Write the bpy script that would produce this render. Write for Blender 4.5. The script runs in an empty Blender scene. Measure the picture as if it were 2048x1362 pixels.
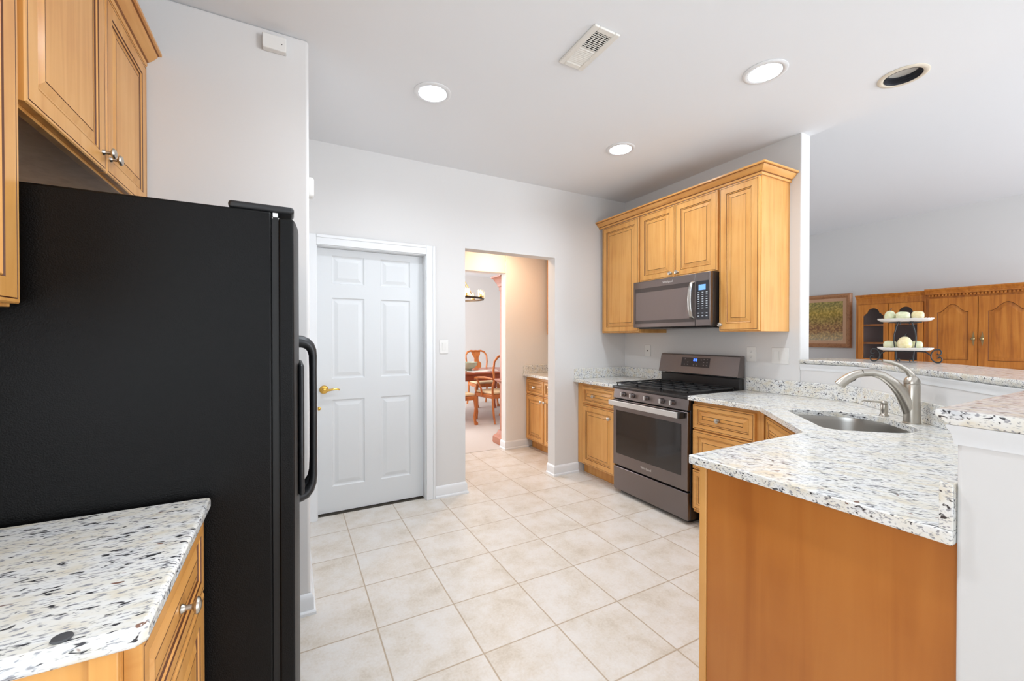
import bpy, bmesh, math, random
from mathutils import Vector, Matrix
R = math.radians
random.seed(7)
scene = bpy.context.scene
COL = scene.collection

# ------------------------------------------------------------------ camera, world, lights, exposure
CAM_H = 1.32
cam_d = bpy.data.cameras.new('camera'); cam = bpy.data.objects.new('camera', cam_d); COL.objects.link(cam)
cam.location = (0, 0, CAM_H)
cam.rotation_euler = (R(90 - 0.452), 0, R(-28.11))
cam_d.sensor_fit = 'HORIZONTAL'; cam_d.sensor_width = 36; cam_d.lens = 829 / 2048 * 36
cam_d.clip_start = .02; cam_d.clip_end = 100
scene.camera = cam

w = bpy.data.worlds.new('world'); scene.world = w; w.use_nodes = True
bg = w.node_tree.nodes['Background']; bg.inputs[0].default_value = (.75, .86, 1, 1); bg.inputs[1].default_value = 1.0

scene.view_settings.view_transform = 'Standard'; scene.view_settings.look = 'None'
scene.view_settings.gamma = 1; scene.view_settings.use_curve_mapping = False
scene.view_settings.exposure = -0.15

def area(name, loc, rot, sx, sy, power, color=(1, 1, 1), shape='RECTANGLE', spread=180):
    d = bpy.data.lights.new(name, 'AREA'); d.shape = shape; d.size = sx
    if shape == 'RECTANGLE': d.size_y = sy
    d.energy = power; d.color = color; d.spread = R(spread)
    o = bpy.data.objects.new(name, d); COL.objects.link(o); o.location = loc; o.rotation_euler = rot
    return o
# daylight by living and dining room windows; fill added through breakfast and side windows
area('breakfast_window_fill', (1.35, -3.96, 1.45), (R(124), 0, 0), 2.9, 2.1, 46, (.88, .95, 1))  # light of an unseen window, tilted up to brighten the ceiling
area('side_window_fill', (-.86, -.32, 1.55), (R(90), 0, R(-90)), 1.65, 1.15, 24, (.88, .95, 1))  # fill light added to reach the dark drawer fronts by the range
area('daylight_living_window', (5.0, -3.96, 1.4), (R(94), 0, 0), 2.2, 1.9, 270, (.86, .92, 1))
area('daylight_dining_window', (.36, 6.9, 1.5), (R(90), 0, R(-90)), 2.4, 1.9, 135, (.95, .96, 1))

# ------------------------------------------------------------------ mesh helper
BASE = {}
class MB:
    def __init__(s): s.v = []; s.f = []; s.m = []; s.M = None
    def add(s, verts, faces, m=0):
        n = len(s.v)
        for p in verts:
            p = Vector(p)
            if s.M is not None: p = s.M @ p
            s.v.append(p)
        for k, f in enumerate(faces):
            s.f.append([i + n for i in f]); s.m.append(m[k] if isinstance(m, (list, tuple)) else m)
        return s
    def box(s, x0, y0, z0, x1, y1, z1, m=0):
        x0, x1 = sorted((x0, x1)); y0, y1 = sorted((y0, y1)); z0, z1 = sorted((z0, z1))
        v = [(x, y, z) for z in (z0, z1) for y in (y0, y1) for x in (x0, x1)]
        return s.add(v, [(0, 2, 3, 1), (4, 5, 7, 6), (0, 1, 5, 4), (2, 6, 7, 3), (0, 4, 6, 2), (1, 3, 7, 5)], m)
    def prism(s, poly, z0, z1, m=0):
        n = len(poly)
        v = [(x, y, z0) for x, y in poly] + [(x, y, z1) for x, y in poly]
        f = [tuple(range(n))[::-1], tuple(range(n, 2 * n))] + [(i, (i + 1) % n, n + (i + 1) % n, n + i) for i in range(n)]
        return s.add(v, f, m)
    def extrude(s, loop, d, m=0):
        d = Vector(d); n = len(loop)
        v = [Vector(p) for p in loop] + [Vector(p) + d for p in loop]
        f = [tuple(range(n))[::-1], tuple(range(n, 2 * n))] + [(i, (i + 1) % n, n + (i + 1) % n, n + i) for i in range(n)]
        return s.add(v, f, m)
    def tube(s, path, r, seg=10, m=0, sx=1.0, up=None):
        P = [Vector(p) for p in path]; n = len(P)
        rs = r if isinstance(r, (list, tuple)) else [r] * n
        T = [((P[min(i + 1, n - 1)] - P[max(i - 1, 0)]).normalized()) for i in range(n)]
        a = Vector(up) if up else (Vector((0, 0, 1)) if abs(T[0].z) < .9 else Vector((1, 0, 0)))
        a = (a - T[0] * a.dot(T[0])).normalized()
        v = []
        for i in range(n):
            a = (a - T[i] * a.dot(T[i])).normalized(); b = T[i].cross(a)
            for k in range(seg):
                t = 2 * math.pi * k / seg
                v.append(P[i] + (a * math.cos(t) + b * math.sin(t) * sx) * rs[i])
        f = [(i * seg + k, i * seg + (k + 1) % seg, (i + 1) * seg + (k + 1) % seg, (i + 1) * seg + k) for i in range(n - 1) for k in range(seg)]
        f += [tuple(range(seg))[::-1], tuple(range((n - 1) * seg, n * seg))]
        return s.add(v, f, m)
    def lathe(s, prof, c, axis=(0, 0, 1), seg=20, m=0, cap=True):
        A = Vector(axis).normalized(); c = Vector(c)
        a = Vector((1, 0, 0)) if abs(A.x) < .9 else Vector((0, 1, 0))
        a = (a - A * a.dot(A)).normalized(); b = A.cross(a); v = []
        for r, h in prof:
            for k in range(seg):
                t = 2 * math.pi * k / seg
                v.append(c + A * h + (a * math.cos(t) + b * math.sin(t)) * max(r, 1e-5))
        n = len(prof)
        ms = []; f = []
        for i in range(n - 1):
            for k in range(seg):
                f.append((i * seg + k, i * seg + (k + 1) % seg, (i + 1) * seg + (k + 1) % seg, (i + 1) * seg + k))
                ms.append(m[i] if isinstance(m, (list, tuple)) else m)
        if cap and prof[0][0] > 1e-4: f.append(tuple(range(seg))[::-1]); ms.append(ms[0])
        if cap and prof[-1][0] > 1e-4: f.append(tuple(range((n - 1) * seg, n * seg))); ms.append(ms[-1])
        return s.add(v, f, ms)
    def ell(s, c, rx, ry, rz, nu=18, nv=10, m=0, rot=None):
        v = []; c = Vector(c)
        for j in range(nv + 1):
            ph = math.pi * j / nv - math.pi / 2
            for i in range(nu):
                t = 2 * math.pi * i / nu
                p = Vector((rx * math.cos(ph) * math.cos(t), ry * math.cos(ph) * math.sin(t), rz * math.sin(ph)))
                if rot: p = rot @ p
                v.append(c + p)
        f = [(j * nu + i, j * nu + (i + 1) % nu, (j + 1) * nu + (i + 1) % nu, (j + 1) * nu + i) for j in range(nv) for i in range(nu)]
        return s.add(v, f, m)
    def sweep(s, path, prof, m=0, closed=False):
        # path: 2-D points; prof: closed loop of (outward offset, z); outward = right-hand side of travel
        P = [Vector((p[0], p[1])) for p in path]; n = len(P); v = []
        for i in range(n):
            d0 = (P[i] - P[i - 1]).normalized() if (i > 0 or closed) else None
            d1 = (P[(i + 1) % n] - P[i]).normalized() if (i < n - 1 or closed) else None
            if d0 is None: d0 = d1
            if d1 is None: d1 = d0
            n0 = Vector((d0.y, -d0.x)); n1 = Vector((d1.y, -d1.x)); k = n0 + n1
            k = k / max(k.dot(n0), 1e-4) if k.length > 1e-6 else n0
            for o, z in prof: v.append((P[i].x + k.x * o, P[i].y + k.y * o, z))
        q = len(prof); f = []
        for i in range(n if closed else n - 1):
            for j in range(q):
                f.append((i * q + j, i * q + (j + 1) % q, ((i + 1) % n) * q + (j + 1) % q, ((i + 1) % n) * q + j))
        if isinstance(m, list): m = m * (n if closed else n - 1) + [m[0], m[0]]
        if not closed: f += [tuple(range(q)), tuple(range((n - 1) * q, n * q))[::-1]]
        return s.add(v, f, m)
    def loops(s, L, ms, cap=None):
        # L: list of 3-D loops of equal length; strip i between loop i and i+1 takes ms[i]; cap closes the last
        q = len(L[0]); v = [p for lp in L for p in lp]; f = []; mm = []
        for i in range(len(L) - 1):
            for j in range(q):
                f.append((i * q + j, i * q + (j + 1) % q, (i + 1) * q + (j + 1) % q, (i + 1) * q + j)); mm.append(ms[i])
        if cap is not None: f.append(tuple(range((len(L) - 1) * q, len(L) * q))); mm.append(cap)
        return s.add(v, f, mm)
    def panel(s, O, U, V, N, w, h, rings, cap=0):
        O, U, V, N = Vector(O), Vector(U), Vector(V), Vector(N); L = []
        for i, d, _ in rings:
            L.append([O + U * a + V * b + N * d for a, b in ((i, i), (w - i, i), (w - i, h - i), (i, h - i))])
        return s.loops(L, [r[2] for r in rings[1:]], cap)
    def build(s, name, mats, parent=None, bevel=0, smooth=True, angle=32, origin=None, segs=2):
        if not isinstance(mats, (list, tuple)): mats = [mats]
        b = Vector((0, 0, 0))
        if parent is not None: b = BASE[parent.name]
        elif origin is not None: b = Vector(origin)
        me = bpy.data.meshes.new(name); me.from_pydata([tuple(p - b) for p in s.v], [], s.f)
        for mt in mats: me.materials.append(mt)
        for p, k in zip(me.polygons, s.m): p.material_index = k
        bm = bmesh.new(); bm.from_mesh(me); bmesh.ops.recalc_face_normals(bm, faces=bm.faces[:]); bm.to_mesh(me); bm.free()
        if smooth:
            me.shade_smooth(); me.set_sharp_from_angle(angle=R(angle))
        o = bpy.data.objects.new(name, me); COL.objects.link(o)
        if parent is not None: o.parent = parent; BASE[o.name] = b
        else: o.location = b; BASE[o.name] = b
        if bevel:
            md = o.modifiers.new('bevel', 'BEVEL'); md.width = bevel; md.segments = segs; md.limit_method = 'ANGLE'; md.angle_limit = R(50)
        return o
def tag(o, label=None, cat=None, group=None, kind=None):
    if label: o['label'] = label
    if cat: o['category'] = cat
    if group: o['group'] = group
    if kind: o['kind'] = kind
    return o
def thing(name, loc, label, cat, group=None):
    o = bpy.data.objects.new(name, None); COL.objects.link(o); o.location = loc; o.empty_display_size = .05
    BASE[o.name] = Vector(loc)
    return tag(o, label, cat, group)
def struct(o, label=None, cat=None): return tag(o, label, cat, None, 'structure')
def dup(root, loc, rotz, label, group=None, name=None):
    def cp(o, par):
        c = o.copy(); COL.objects.link(c)
        if par: c.parent = par
        for ch in list(o.children): cp(ch, c)
        return c
    r = cp(root, None); r.location = loc; r.rotation_euler = (0, 0, rotz); r['label'] = label
    if group: r['group'] = group
    return r
def text(body, size, M, mt, name, parent, extrude=.0006):
    cu = bpy.data.curves.new('t', 'FONT'); cu.body = body; cu.size = size; cu.extrude = extrude; cu.align_x = 'CENTER'; cu.align_y = 'CENTER'
    ob = bpy.data.objects.new('t', cu); COL.objects.link(ob)
    dg = bpy.context.evaluated_depsgraph_get(); me = bpy.data.meshes.new_from_object(ob.evaluated_get(dg))
    bpy.data.objects.remove(ob)
    me.transform(Matrix.Translation(-BASE[parent.name]) @ M); me.materials.clear(); me.materials.append(mt)
    o = bpy.data.objects.new(name, me); COL.objects.link(o); o.parent = parent; BASE[o.name] = BASE[parent.name]
    return o
def frame(O, U, V, N):
    U, V, N, O = Vector(U), Vector(V), Vector(N), Vector(O)
    return Matrix(((U.x, V.x, N.x, O.x), (U.y, V.y, N.y, O.y), (U.z, V.z, N.z, O.z), (0, 0, 0, 1)))

# ------------------------------------------------------------------ materials
def lin(c):
    f = lambda x: x / 12.92 if x <= .04045 else ((x + .055) / 1.055) ** 2.4
    return tuple(f(k / 255) for k in c) + (1,)
def new_mat(name):
    m = bpy.data.materials.new(name); m.use_nodes = True; nt = m.node_tree
    return m, nt, nt.nodes['Principled BSDF']
def N(nt, t, **kw):
    n = nt.nodes.new(t)
    for k, v in kw.items(): setattr(n, k, v)
    return n
def plain(name, rgb, rough=.5, metal=0., spec=.5, bump=None, coat=0, trans=0, emit=None, estr=0, sss=0):
    m, nt, b = new_mat(name)
    b.inputs['Base Color'].default_value = lin(rgb); b.inputs['Roughness'].default_value = rough; b.inputs['Metallic'].default_value = metal
    b.inputs['Specular IOR Level'].default_value = spec; b.inputs['Coat Weight'].default_value = coat; b.inputs['Transmission Weight'].default_value = trans
    if emit: b.inputs['Emission Color'].default_value = lin(emit); b.inputs['Emission Strength'].default_value = estr
    if sss: b.inputs['Subsurface Weight'].default_value = sss; b.inputs['Subsurface Scale'].default_value = .02
    tc = N(nt, 'ShaderNodeTexCoord'); no = N(nt, 'ShaderNodeTexNoise'); no.inputs['Detail'].default_value = 3
    sc, st, di = bump if bump else (60, .03, .001)
    no.inputs['Scale'].default_value = sc; nt.links.new(tc.outputs['Object'], no.inputs['Vector'])
    bp = N(nt, 'ShaderNodeBump'); bp.inputs['Strength'].default_value = st; bp.inputs['Distance'].default_value = di
    nt.links.new(no.outputs['Fac'], bp.inputs['Height']); nt.links.new(bp.outputs['Normal'], b.inputs['Normal'])
    return m
def ramp(nt, stops):
    r = N(nt, 'ShaderNodeValToRGB'); e = r.color_ramp.elements
    while len(e) < len(stops): e.new(.5)
    for i, (p, c) in enumerate(stops):
        e[i].position = p; e[i].color = c if len(c) == 4 else lin(c)
    return r
def wood(name, c0, c1, scale, rough=.36, c2=None, amt=1.0, coat=.12):
    m, nt, b = new_mat(name); lk = nt.links.new
    tc = N(nt, 'ShaderNodeTexCoord'); mp = N(nt, 'ShaderNodeMapping'); mp.inputs['Scale'].default_value = scale
    lk(tc.outputs['Object'], mp.inputs['Vector'])
    n1 = N(nt, 'ShaderNodeTexNoise'); n1.inputs['Scale'].default_value = 1; n1.inputs['Detail'].default_value = 6; n1.inputs['Distortion'].default_value = .8
    lk(mp.outputs['Vector'], n1.inputs['Vector'])
    n2 = N(nt, 'ShaderNodeTexNoise'); n2.inputs['Scale'].default_value = 5; n2.inputs['Detail'].default_value = 3
    lk(tc.outputs['Object'], n2.inputs['Vector'])
    mx = N(nt, 'ShaderNodeMath', operation='ADD'); ml = N(nt, 'ShaderNodeMath', operation='MULTIPLY'); ml.inputs[1].default_value = .45
    lk(n2.outputs['Fac'], ml.inputs[0]); lk(n1.outputs['Fac'], mx.inputs[0]); lk(ml.outputs[0], mx.inputs[1])
    r = ramp(nt, [(.5, c0), (.72, c1), (.9, c2 or c1)]); lk(mx.outputs[0], r.inputs['Fac'])
    lk(r.outputs['Color'], b.inputs['Base Color']); b.inputs['Roughness'].default_value = rough; b.inputs['Coat Weight'].default_value = coat; b.inputs['Coat Roughness'].default_value = .2
    bp = N(nt, 'ShaderNodeBump'); bp.inputs['Strength'].default_value = .06; bp.inputs['Distance'].default_value = .001
    lk(n1.outputs['Fac'], bp.inputs['Height']); lk(bp.outputs['Normal'], b.inputs['Normal'])
    return m
def granite(name, rot):
    m, nt, b = new_mat(name); lk = nt.links.new
    tc = N(nt, 'ShaderNodeTexCoord'); ge = N(nt, 'ShaderNodeNewGeometry')
    mp = N(nt, 'ShaderNodeMapping'); mp.inputs['Rotation'].default_value = (0, 0, R(rot)); lk(ge.outputs['Position'], mp.inputs['Vector'])
    m2 = N(nt, 'ShaderNodeMapping'); m2.inputs['Scale'].default_value = (42, 125, 125); lk(mp.outputs['Vector'], m2.inputs['Vector'])
    m3 = N(nt, 'ShaderNodeMapping'); m3.inputs['Scale'].default_value = (66, 210, 210); lk(mp.outputs['Vector'], m3.inputs['Vector'])
    m4 = N(nt, 'ShaderNodeMapping'); m4.inputs['Scale'].default_value = (14, 28, 28); lk(mp.outputs['Vector'], m4.inputs['Vector'])
    def nz(mapn, d=2, dist=.3):
        n = N(nt, 'ShaderNodeTexNoise'); n.inputs['Scale'].default_value = 1; n.inputs['Detail'].default_value = d; n.inputs['Distortion'].default_value = dist
        lk(mapn.outputs['Vector'], n.inputs['Vector']); return n
    cl = nz(m4, 3); bse = ramp(nt, [(.3, (226, 217, 198)), (.45, (234, 231, 222)), (.6, (238, 238, 236)), (.75, (214, 216, 218))]); lk(cl.outputs['Fac'], bse.inputs['Fac'])
    f2 = nz(m3, 2); r2 = ramp(nt, [(.55, (0, 0, 0, 1)), (.66, (1, 1, 1, 1))]); lk(f2.outputs['Fac'], r2.inputs['Fac'])
    mx2 = N(nt, 'ShaderNodeMix', data_type='RGBA'); lk(r2.outputs['Color'], mx2.inputs['Factor']); lk(bse.outputs['Color'], mx2.inputs['A']); mx2.inputs['B'].default_value = lin((158, 158, 162))
    f1 = nz(m2, 2, .6); ad = N(nt, 'ShaderNodeMath', operation='MULTIPLY_ADD'); ad.inputs[1].default_value = .35; lk(cl.outputs['Fac'], ad.inputs[0]); lk(f1.outputs['Fac'], ad.inputs[2])
    r1 = ramp(nt, [(.785, (0, 0, 0, 1)), (.855, (1, 1, 1, 1))]); lk(ad.outputs[0], r1.inputs['Fac'])
    mx1 = N(nt, 'ShaderNodeMix', data_type='RGBA'); lk(r1.outputs['Color'], mx1.inputs['Factor']); lk(mx2.outputs['Result'], mx1.inputs['A']); mx1.inputs['B'].default_value = lin((64, 63, 66))
    # sparse rust-brown grains
    m5 = N(nt, 'ShaderNodeMapping'); m5.inputs['Scale'].default_value = (30, 60, 60); m5.inputs['Location'].default_value = (7, 3, 1); lk(mp.outputs['Vector'], m5.inputs['Vector'])
    f3 = nz(m5, 1); r3 = ramp(nt, [(.735, (0, 0, 0, 1)), (.76, (1, 1, 1, 1))]); lk(f3.outputs['Fac'], r3.inputs['Fac'])
    mx3 = N(nt, 'ShaderNodeMix', data_type='RGBA'); lk(r3.outputs['Color'], mx3.inputs['Factor']); lk(mx1.outputs['Result'], mx3.inputs['A']); mx3.inputs['B'].default_value = lin((128, 96, 82))
    lk(mx3.outputs['Result'], b.inputs['Base Color']); b.inputs['Roughness'].default_value = .16
    return m
def tile_floor():
    m, nt, b = new_mat('beige_floor_tile'); lk = nt.links.new
    ge = N(nt, 'ShaderNodeNewGeometry'); sp = N(nt, 'ShaderNodeSeparateXYZ'); lk(ge.outputs['Position'], sp.inputs[0])
    P, G = .3640, .0032
    def axis(o, off):
        a = N(nt, 'ShaderNodeMath', operation='SUBTRACT'); a.inputs[1].default_value = off; lk(sp.outputs[o], a.inputs[0])
        d = N(nt, 'ShaderNodeMath', operation='DIVIDE'); d.inputs[1].default_value = P; lk(a.outputs[0], d.inputs[0])
        fr = N(nt, 'ShaderNodeMath', operation='FRACT'); lk(d.outputs[0], fr.inputs[0])
        fl = N(nt, 'ShaderNodeMath', operation='FLOOR'); lk(d.outputs[0], fl.inputs[0])
        s = N(nt, 'ShaderNodeMath', operation='SUBTRACT'); s.inputs[1].default_value = .5; lk(fr.outputs[0], s.inputs[0])
        ab = N(nt, 'ShaderNodeMath', operation='ABSOLUTE'); lk(s.outputs[0], ab.inputs[0])
        return ab, fl
    ax, fx = axis('X', .343); ay, fy = axis('Y', .115)
    mxm = N(nt, 'ShaderNodeMath', operation='MAXIMUM'); lk(ax.outputs[0], mxm.inputs[0]); lk(ay.outputs[0], mxm.inputs[1])
    gr = N(nt, 'ShaderNodeMapRange'); gr.inputs['From Min'].default_value = .5 - G / P - .004; gr.inputs['From Max'].default_value = .5 - G / P + .004; lk(mxm.outputs[0], gr.inputs['Value'])
    cv = N(nt, 'ShaderNodeCombineXYZ'); lk(fx.outputs[0], cv.inputs[0]); lk(fy.outputs[0], cv.inputs[1])
    wn = N(nt, 'ShaderNodeTexWhiteNoise'); lk(cv.outputs[0], wn.inputs['Vector'])
    n1 = N(nt, 'ShaderNodeTexNoise'); n1.inputs['Scale'].default_value = 6; n1.inputs['Detail'].default_value = 8; n1.inputs['Roughness'].default_value = .68
    va = N(nt, 'ShaderNodeVectorMath', operation='ADD'); sc = N(nt, 'ShaderNodeVectorMath', operation='SCALE'); sc.inputs['Scale'].default_value = 9
    lk(wn.outputs['Color'], sc.inputs[0]); lk(ge.outputs['Position'], va.inputs[0]); lk(sc.outputs[0], va.inputs[1]); lk(va.outputs[0], n1.inputs['Vector'])
    n2 = N(nt, 'ShaderNodeTexNoise'); n2.inputs['Scale'].default_value = 90; n2.inputs['Detail'].default_value = 4; lk(ge.outputs['Position'], n2.inputs['Vector'])
    ma = N(nt, 'ShaderNodeMath', operation='MULTIPLY_ADD'); ma.inputs[1].default_value = .3; lk(n2.outputs['Fac'], ma.inputs[0]); lk(n1.outputs['Fac'], ma.inputs[2])
    r = ramp(nt, [(.42, (198, 186, 170)), (.58, (214, 205, 193)), (.72, (222, 216, 209)), (.9, (226, 223, 219))]); lk(ma.outputs[0], r.inputs['Fac'])
    mx = N(nt, 'ShaderNodeMix', data_type='RGBA'); lk(gr.outputs['Result'], mx.inputs['Factor']); lk(r.outputs['Color'], mx.inputs['A']); mx.inputs['B'].default_value = lin((182, 164, 142))
    lk(mx.outputs['Result'], b.inputs['Base Color']); b.inputs['Roughness'].default_value = .38
    inv = N(nt, 'ShaderNodeMath', operation='MULTIPLY_ADD'); inv.inputs[1].default_value = -1.0; lk(gr.outputs['Result'], inv.inputs[0]); lk(n2.outputs['Fac'], inv.inputs[2])
    bp = N(nt, 'ShaderNodeBump'); bp.inputs['Strength'].default_value = .25; bp.inputs['Distance'].default_value = .002; lk(inv.outputs[0], bp.inputs['Height']); lk(bp.outputs['Normal'], b.inputs['Normal'])
    return m
def painting_mat(z0, z1):
    m, nt, b = new_mat('painted_woodland_canvas'); lk = nt.links.new
    ge = N(nt, 'ShaderNodeNewGeometry'); sp = N(nt, 'ShaderNodeSeparateXYZ'); lk(ge.outputs['Position'], sp.inputs[0])
    mr = N(nt, 'ShaderNodeMapRange'); mr.inputs['From Min'].default_value = z0; mr.inputs['From Max'].default_value = z1; lk(sp.outputs['Z'], mr.inputs['Value'])
    n0 = N(nt, 'ShaderNodeTexNoise'); n0.inputs['Scale'].default_value = 14; n0.inputs['Detail'].default_value = 6; lk(ge.outputs['Position'], n0.inputs['Vector'])
    of = N(nt, 'ShaderNodeMath', operation='MULTIPLY_ADD'); of.inputs[1].default_value = .22; lk(n0.outputs['Fac'], of.inputs[0]); lk(mr.outputs['Result'], of.inputs[2])
    sky = ramp(nt, [(.10, (222, 206, 178)), (.26, (206, 180, 140)), (.36, (166, 112, 84)), (.50, (176, 128, 84)), (.62, (150, 126, 58)), (.82, (206, 176, 66)), (1.05, (160, 154, 84))]); lk(of.outputs[0], sky.inputs['Fac'])
    n1 = N(nt, 'ShaderNodeTexNoise'); n1.inputs['Scale'].default_value = 42; n1.inputs['Detail'].default_value = 5; lk(ge.outputs['Position'], n1.inputs['Vector'])
    dk = ramp(nt, [(.4, (74, 58, 34)), (.52, (176, 142, 84)), (.62, (228, 196, 120))]); lk(n1.outputs['Fac'], dk.inputs['Fac'])
    mx = N(nt, 'ShaderNodeMix', data_type='RGBA'); mx.inputs['Factor'].default_value = .45; lk(sky.outputs['Color'], mx.inputs['A']); lk(dk.outputs['Color'], mx.inputs['B'])
    lk(mx.outputs['Result'], b.inputs['Base Color']); b.inputs['Roughness'].default_value = .6
    return m
def onyx(name, c0, c1):
    m, nt, b = new_mat(name); lk = nt.links.new
    tc = N(nt, 'ShaderNodeTexCoord'); n1 = N(nt, 'ShaderNodeTexNoise'); n1.inputs['Scale'].default_value = 22; n1.inputs['Detail'].default_value = 5; n1.inputs['Distortion'].default_value = 1.5
    lk(tc.outputs['Object'], n1.inputs['Vector']); r = ramp(nt, [(.35, c0), (.65, c1)]); lk(n1.outputs['Fac'], r.inputs['Fac']); lk(r.outputs['Color'], b.inputs['Base Color'])
    b.inputs['Roughness'].default_value = .2; b.inputs['Subsurface Weight'].default_value = .3; b.inputs['Subsurface Scale'].default_value = .02
    return m
def brushed(name, rgb, rough=.32):
    m, nt, b = new_mat(name); lk = nt.links.new
    b.inputs['Base Color'].default_value = lin(rgb); b.inputs['Metallic'].default_value = 1; b.inputs['Roughness'].default_value = rough
    tc = N(nt, 'ShaderNodeTexCoord'); mp = N(nt, 'ShaderNodeMapping'); mp.inputs['Scale'].default_value = (20, 20, 700); lk(tc.outputs['Object'], mp.inputs['Vector'])
    n = N(nt, 'ShaderNodeTexNoise'); n.inputs['Scale'].default_value = 1; lk(mp.outputs['Vector'], n.inputs['Vector'])
    bp = N(nt, 'ShaderNodeBump'); bp.inputs['Strength'].default_value = .04; bp.inputs['Distance'].default_value = .001; lk(n.outputs['Fac'], bp.inputs['Height']); lk(bp.outputs['Normal'], b.inputs['Normal'])
    return m

WALL = plain('wall_paint', (222, 220, 218), .7, spec=.25, bump=(180, .06, .001))
CEIL = plain('ceiling_paint', (236, 237, 239), .85, spec=.1, bump=(150, .06, .001))
WALLP = plain('brightened_wall_paint', (236, 231, 225), .7, spec=.25, bump=(180, .06, .001))  # same wall paint, lightened in its colour in place of more pantry light
TRIM = plain('white_trim_paint', (232, 233, 234), .35)
DOORW = plain('white_door_paint', (219, 221, 222), .38)
FLOOR = tile_floor()
CARPET = plain('pale_carpet', (214, 205, 198), .95, spec=.1, bump=(500, .6, .004))
W0, W1, W2 = (208, 143, 70), (221, 160, 86), (227, 169, 97)
WOOD = wood('honey_maple_upright_grain', W0, W1, (26, 26, 1.6), c2=W2)
WOODH = wood('honey_maple_level_grain', W0, W1, (1.6, 1.6, 26), c2=W2)
PANEL = wood('shaded_flat_maple', (172, 100, 34), (184, 111, 42), (14, 14, .9), rough=.42, c2=(190, 118, 48))  # cabinet maple again, low warm light put into a darker, more orange colour
GLAZE = plain('dark_brown_glaze', (98, 54, 24), .5)
GLAZE2 = plain('light_brown_glaze', (150, 94, 46), .5)
GRAN_L = granite('speckled_white_granite_left', 0)
GRAN_R = granite('speckled_white_granite_right', -120)
NICK = brushed('satin_nickel', (196, 190, 180), .3)
STEEL = brushed('stainless_steel', (190, 188, 184), .28)
BRASS = plain('polished_brass', (214, 170, 84), .22, 1)
BLK = plain('black_textured_steel', (9, 8.5, 8.5), .38, 0, .2, bump=(330, .6, .0014))
BLKP = plain('black_plastic', (34, 35, 37), .42)
RUBB = plain('black_rubber_gasket', (14, 14, 14), .6)
BSS = brushed('black_stainless', (126, 118, 116), .36)
BSSD = plain('dark_enamel', (38, 35, 35), .3)
IRONC = plain('cast_iron_grate', (34, 34, 35), .5, bump=(300, .2, .001))
GLASSB = plain('smoked_oven_glass', (40, 35, 33), .08, 0, .6)
GLASSM = plain('smoked_glass_room_reflection', (116, 102, 98), .25, 0, .5)  # smoked glass, base lightened to carry the reflection of the room
LOGO = plain('silver_lettering', (214, 210, 206), .3, .4)
PADM = plain('pale_keypad_marks', (196, 202, 210), .5)
DISPB = plain('lit_pale_blue_display', (120, 170, 230), .3, emit=(110, 165, 235), estr=.6)
DISPD = plain('lit_blue_digits', (60, 110, 230), .3, emit=(70, 120, 255), estr=2.2)
PANELD = plain('dark_control_glass', (44, 42, 46), .2)
PLATE = plain('white_switch_plate', (232, 230, 226), .4)
SLOT = plain('dark_slot', (40, 36, 34), .6)
VENT = plain('off_white_vent_enamel', (232, 228, 220), .45)
LAMPW = plain('lit_lamp_disc', (255, 255, 255), .5, emit=(248, 250, 255), estr=14)
LAMPOFF = plain('unlit_lamp_lens', (216, 214, 208), .4)
BAFW = plain('white_baffle', (240, 242, 245), .35)
BAFB = plain('black_stepped_baffle', (36, 38, 46), .4)
CREAM = plain('cream_trim_ring', (226, 216, 198), .4)
IRON = plain('dark_wrought_iron', (58, 60, 62), .5, .3)
DISH = plain('white_ceramic', (232, 226, 220), .25)
ONG = onyx('pale_green_onyx', (208, 212, 174), (230, 230, 200))
ONY = onyx('honey_yellow_onyx', (226, 210, 158), (240, 232, 196))
OAK = wood('golden_oak', (164, 92, 24), (190, 114, 36), (34, 34, 2.0), rough=.4, c2=(202, 128, 48))
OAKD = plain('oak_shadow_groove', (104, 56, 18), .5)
CHERRY = wood('warm_cherry_wood', (172, 94, 40), (198, 116, 54), (20, 20, 2), rough=.35)
MAHOG = wood('reddish_table_wood', (140, 70, 44), (168, 88, 58), (2, 20, 20), rough=.25)
UPHOL = plain('cream_seat_fabric', (232, 208, 168), .9, bump=(300, .4, .002))
FRAMEW = wood('carved_brown_frame', (150, 100, 62), (182, 128, 86), (30, 30, 30), rough=.45)
LINER = plain('tan_frame_liner', (212, 168, 134), .6)
HUTIN = plain('dark_hutch_interior', (150, 126, 122), .7)
GLASS = plain('clear_glass', (255, 255, 255), .03, trans=1)
SHADE = plain('clear_candle_shade', (255, 250, 240), .05, trans=1)
BULB = plain('lit_candle_bulb', (255, 230, 170), .4, emit=(255, 214, 140), estr=30)
BRONZE = plain('dark_bronze', (70, 56, 44), .4, .6)
GREENB = plain('sage_green_glaze', (176, 182, 158), .3)
PAPER = plain('white_paper', (236, 232, 226), .7)
PUCK = plain('dark_grey_rubber', (74, 74, 76), .6)

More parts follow.
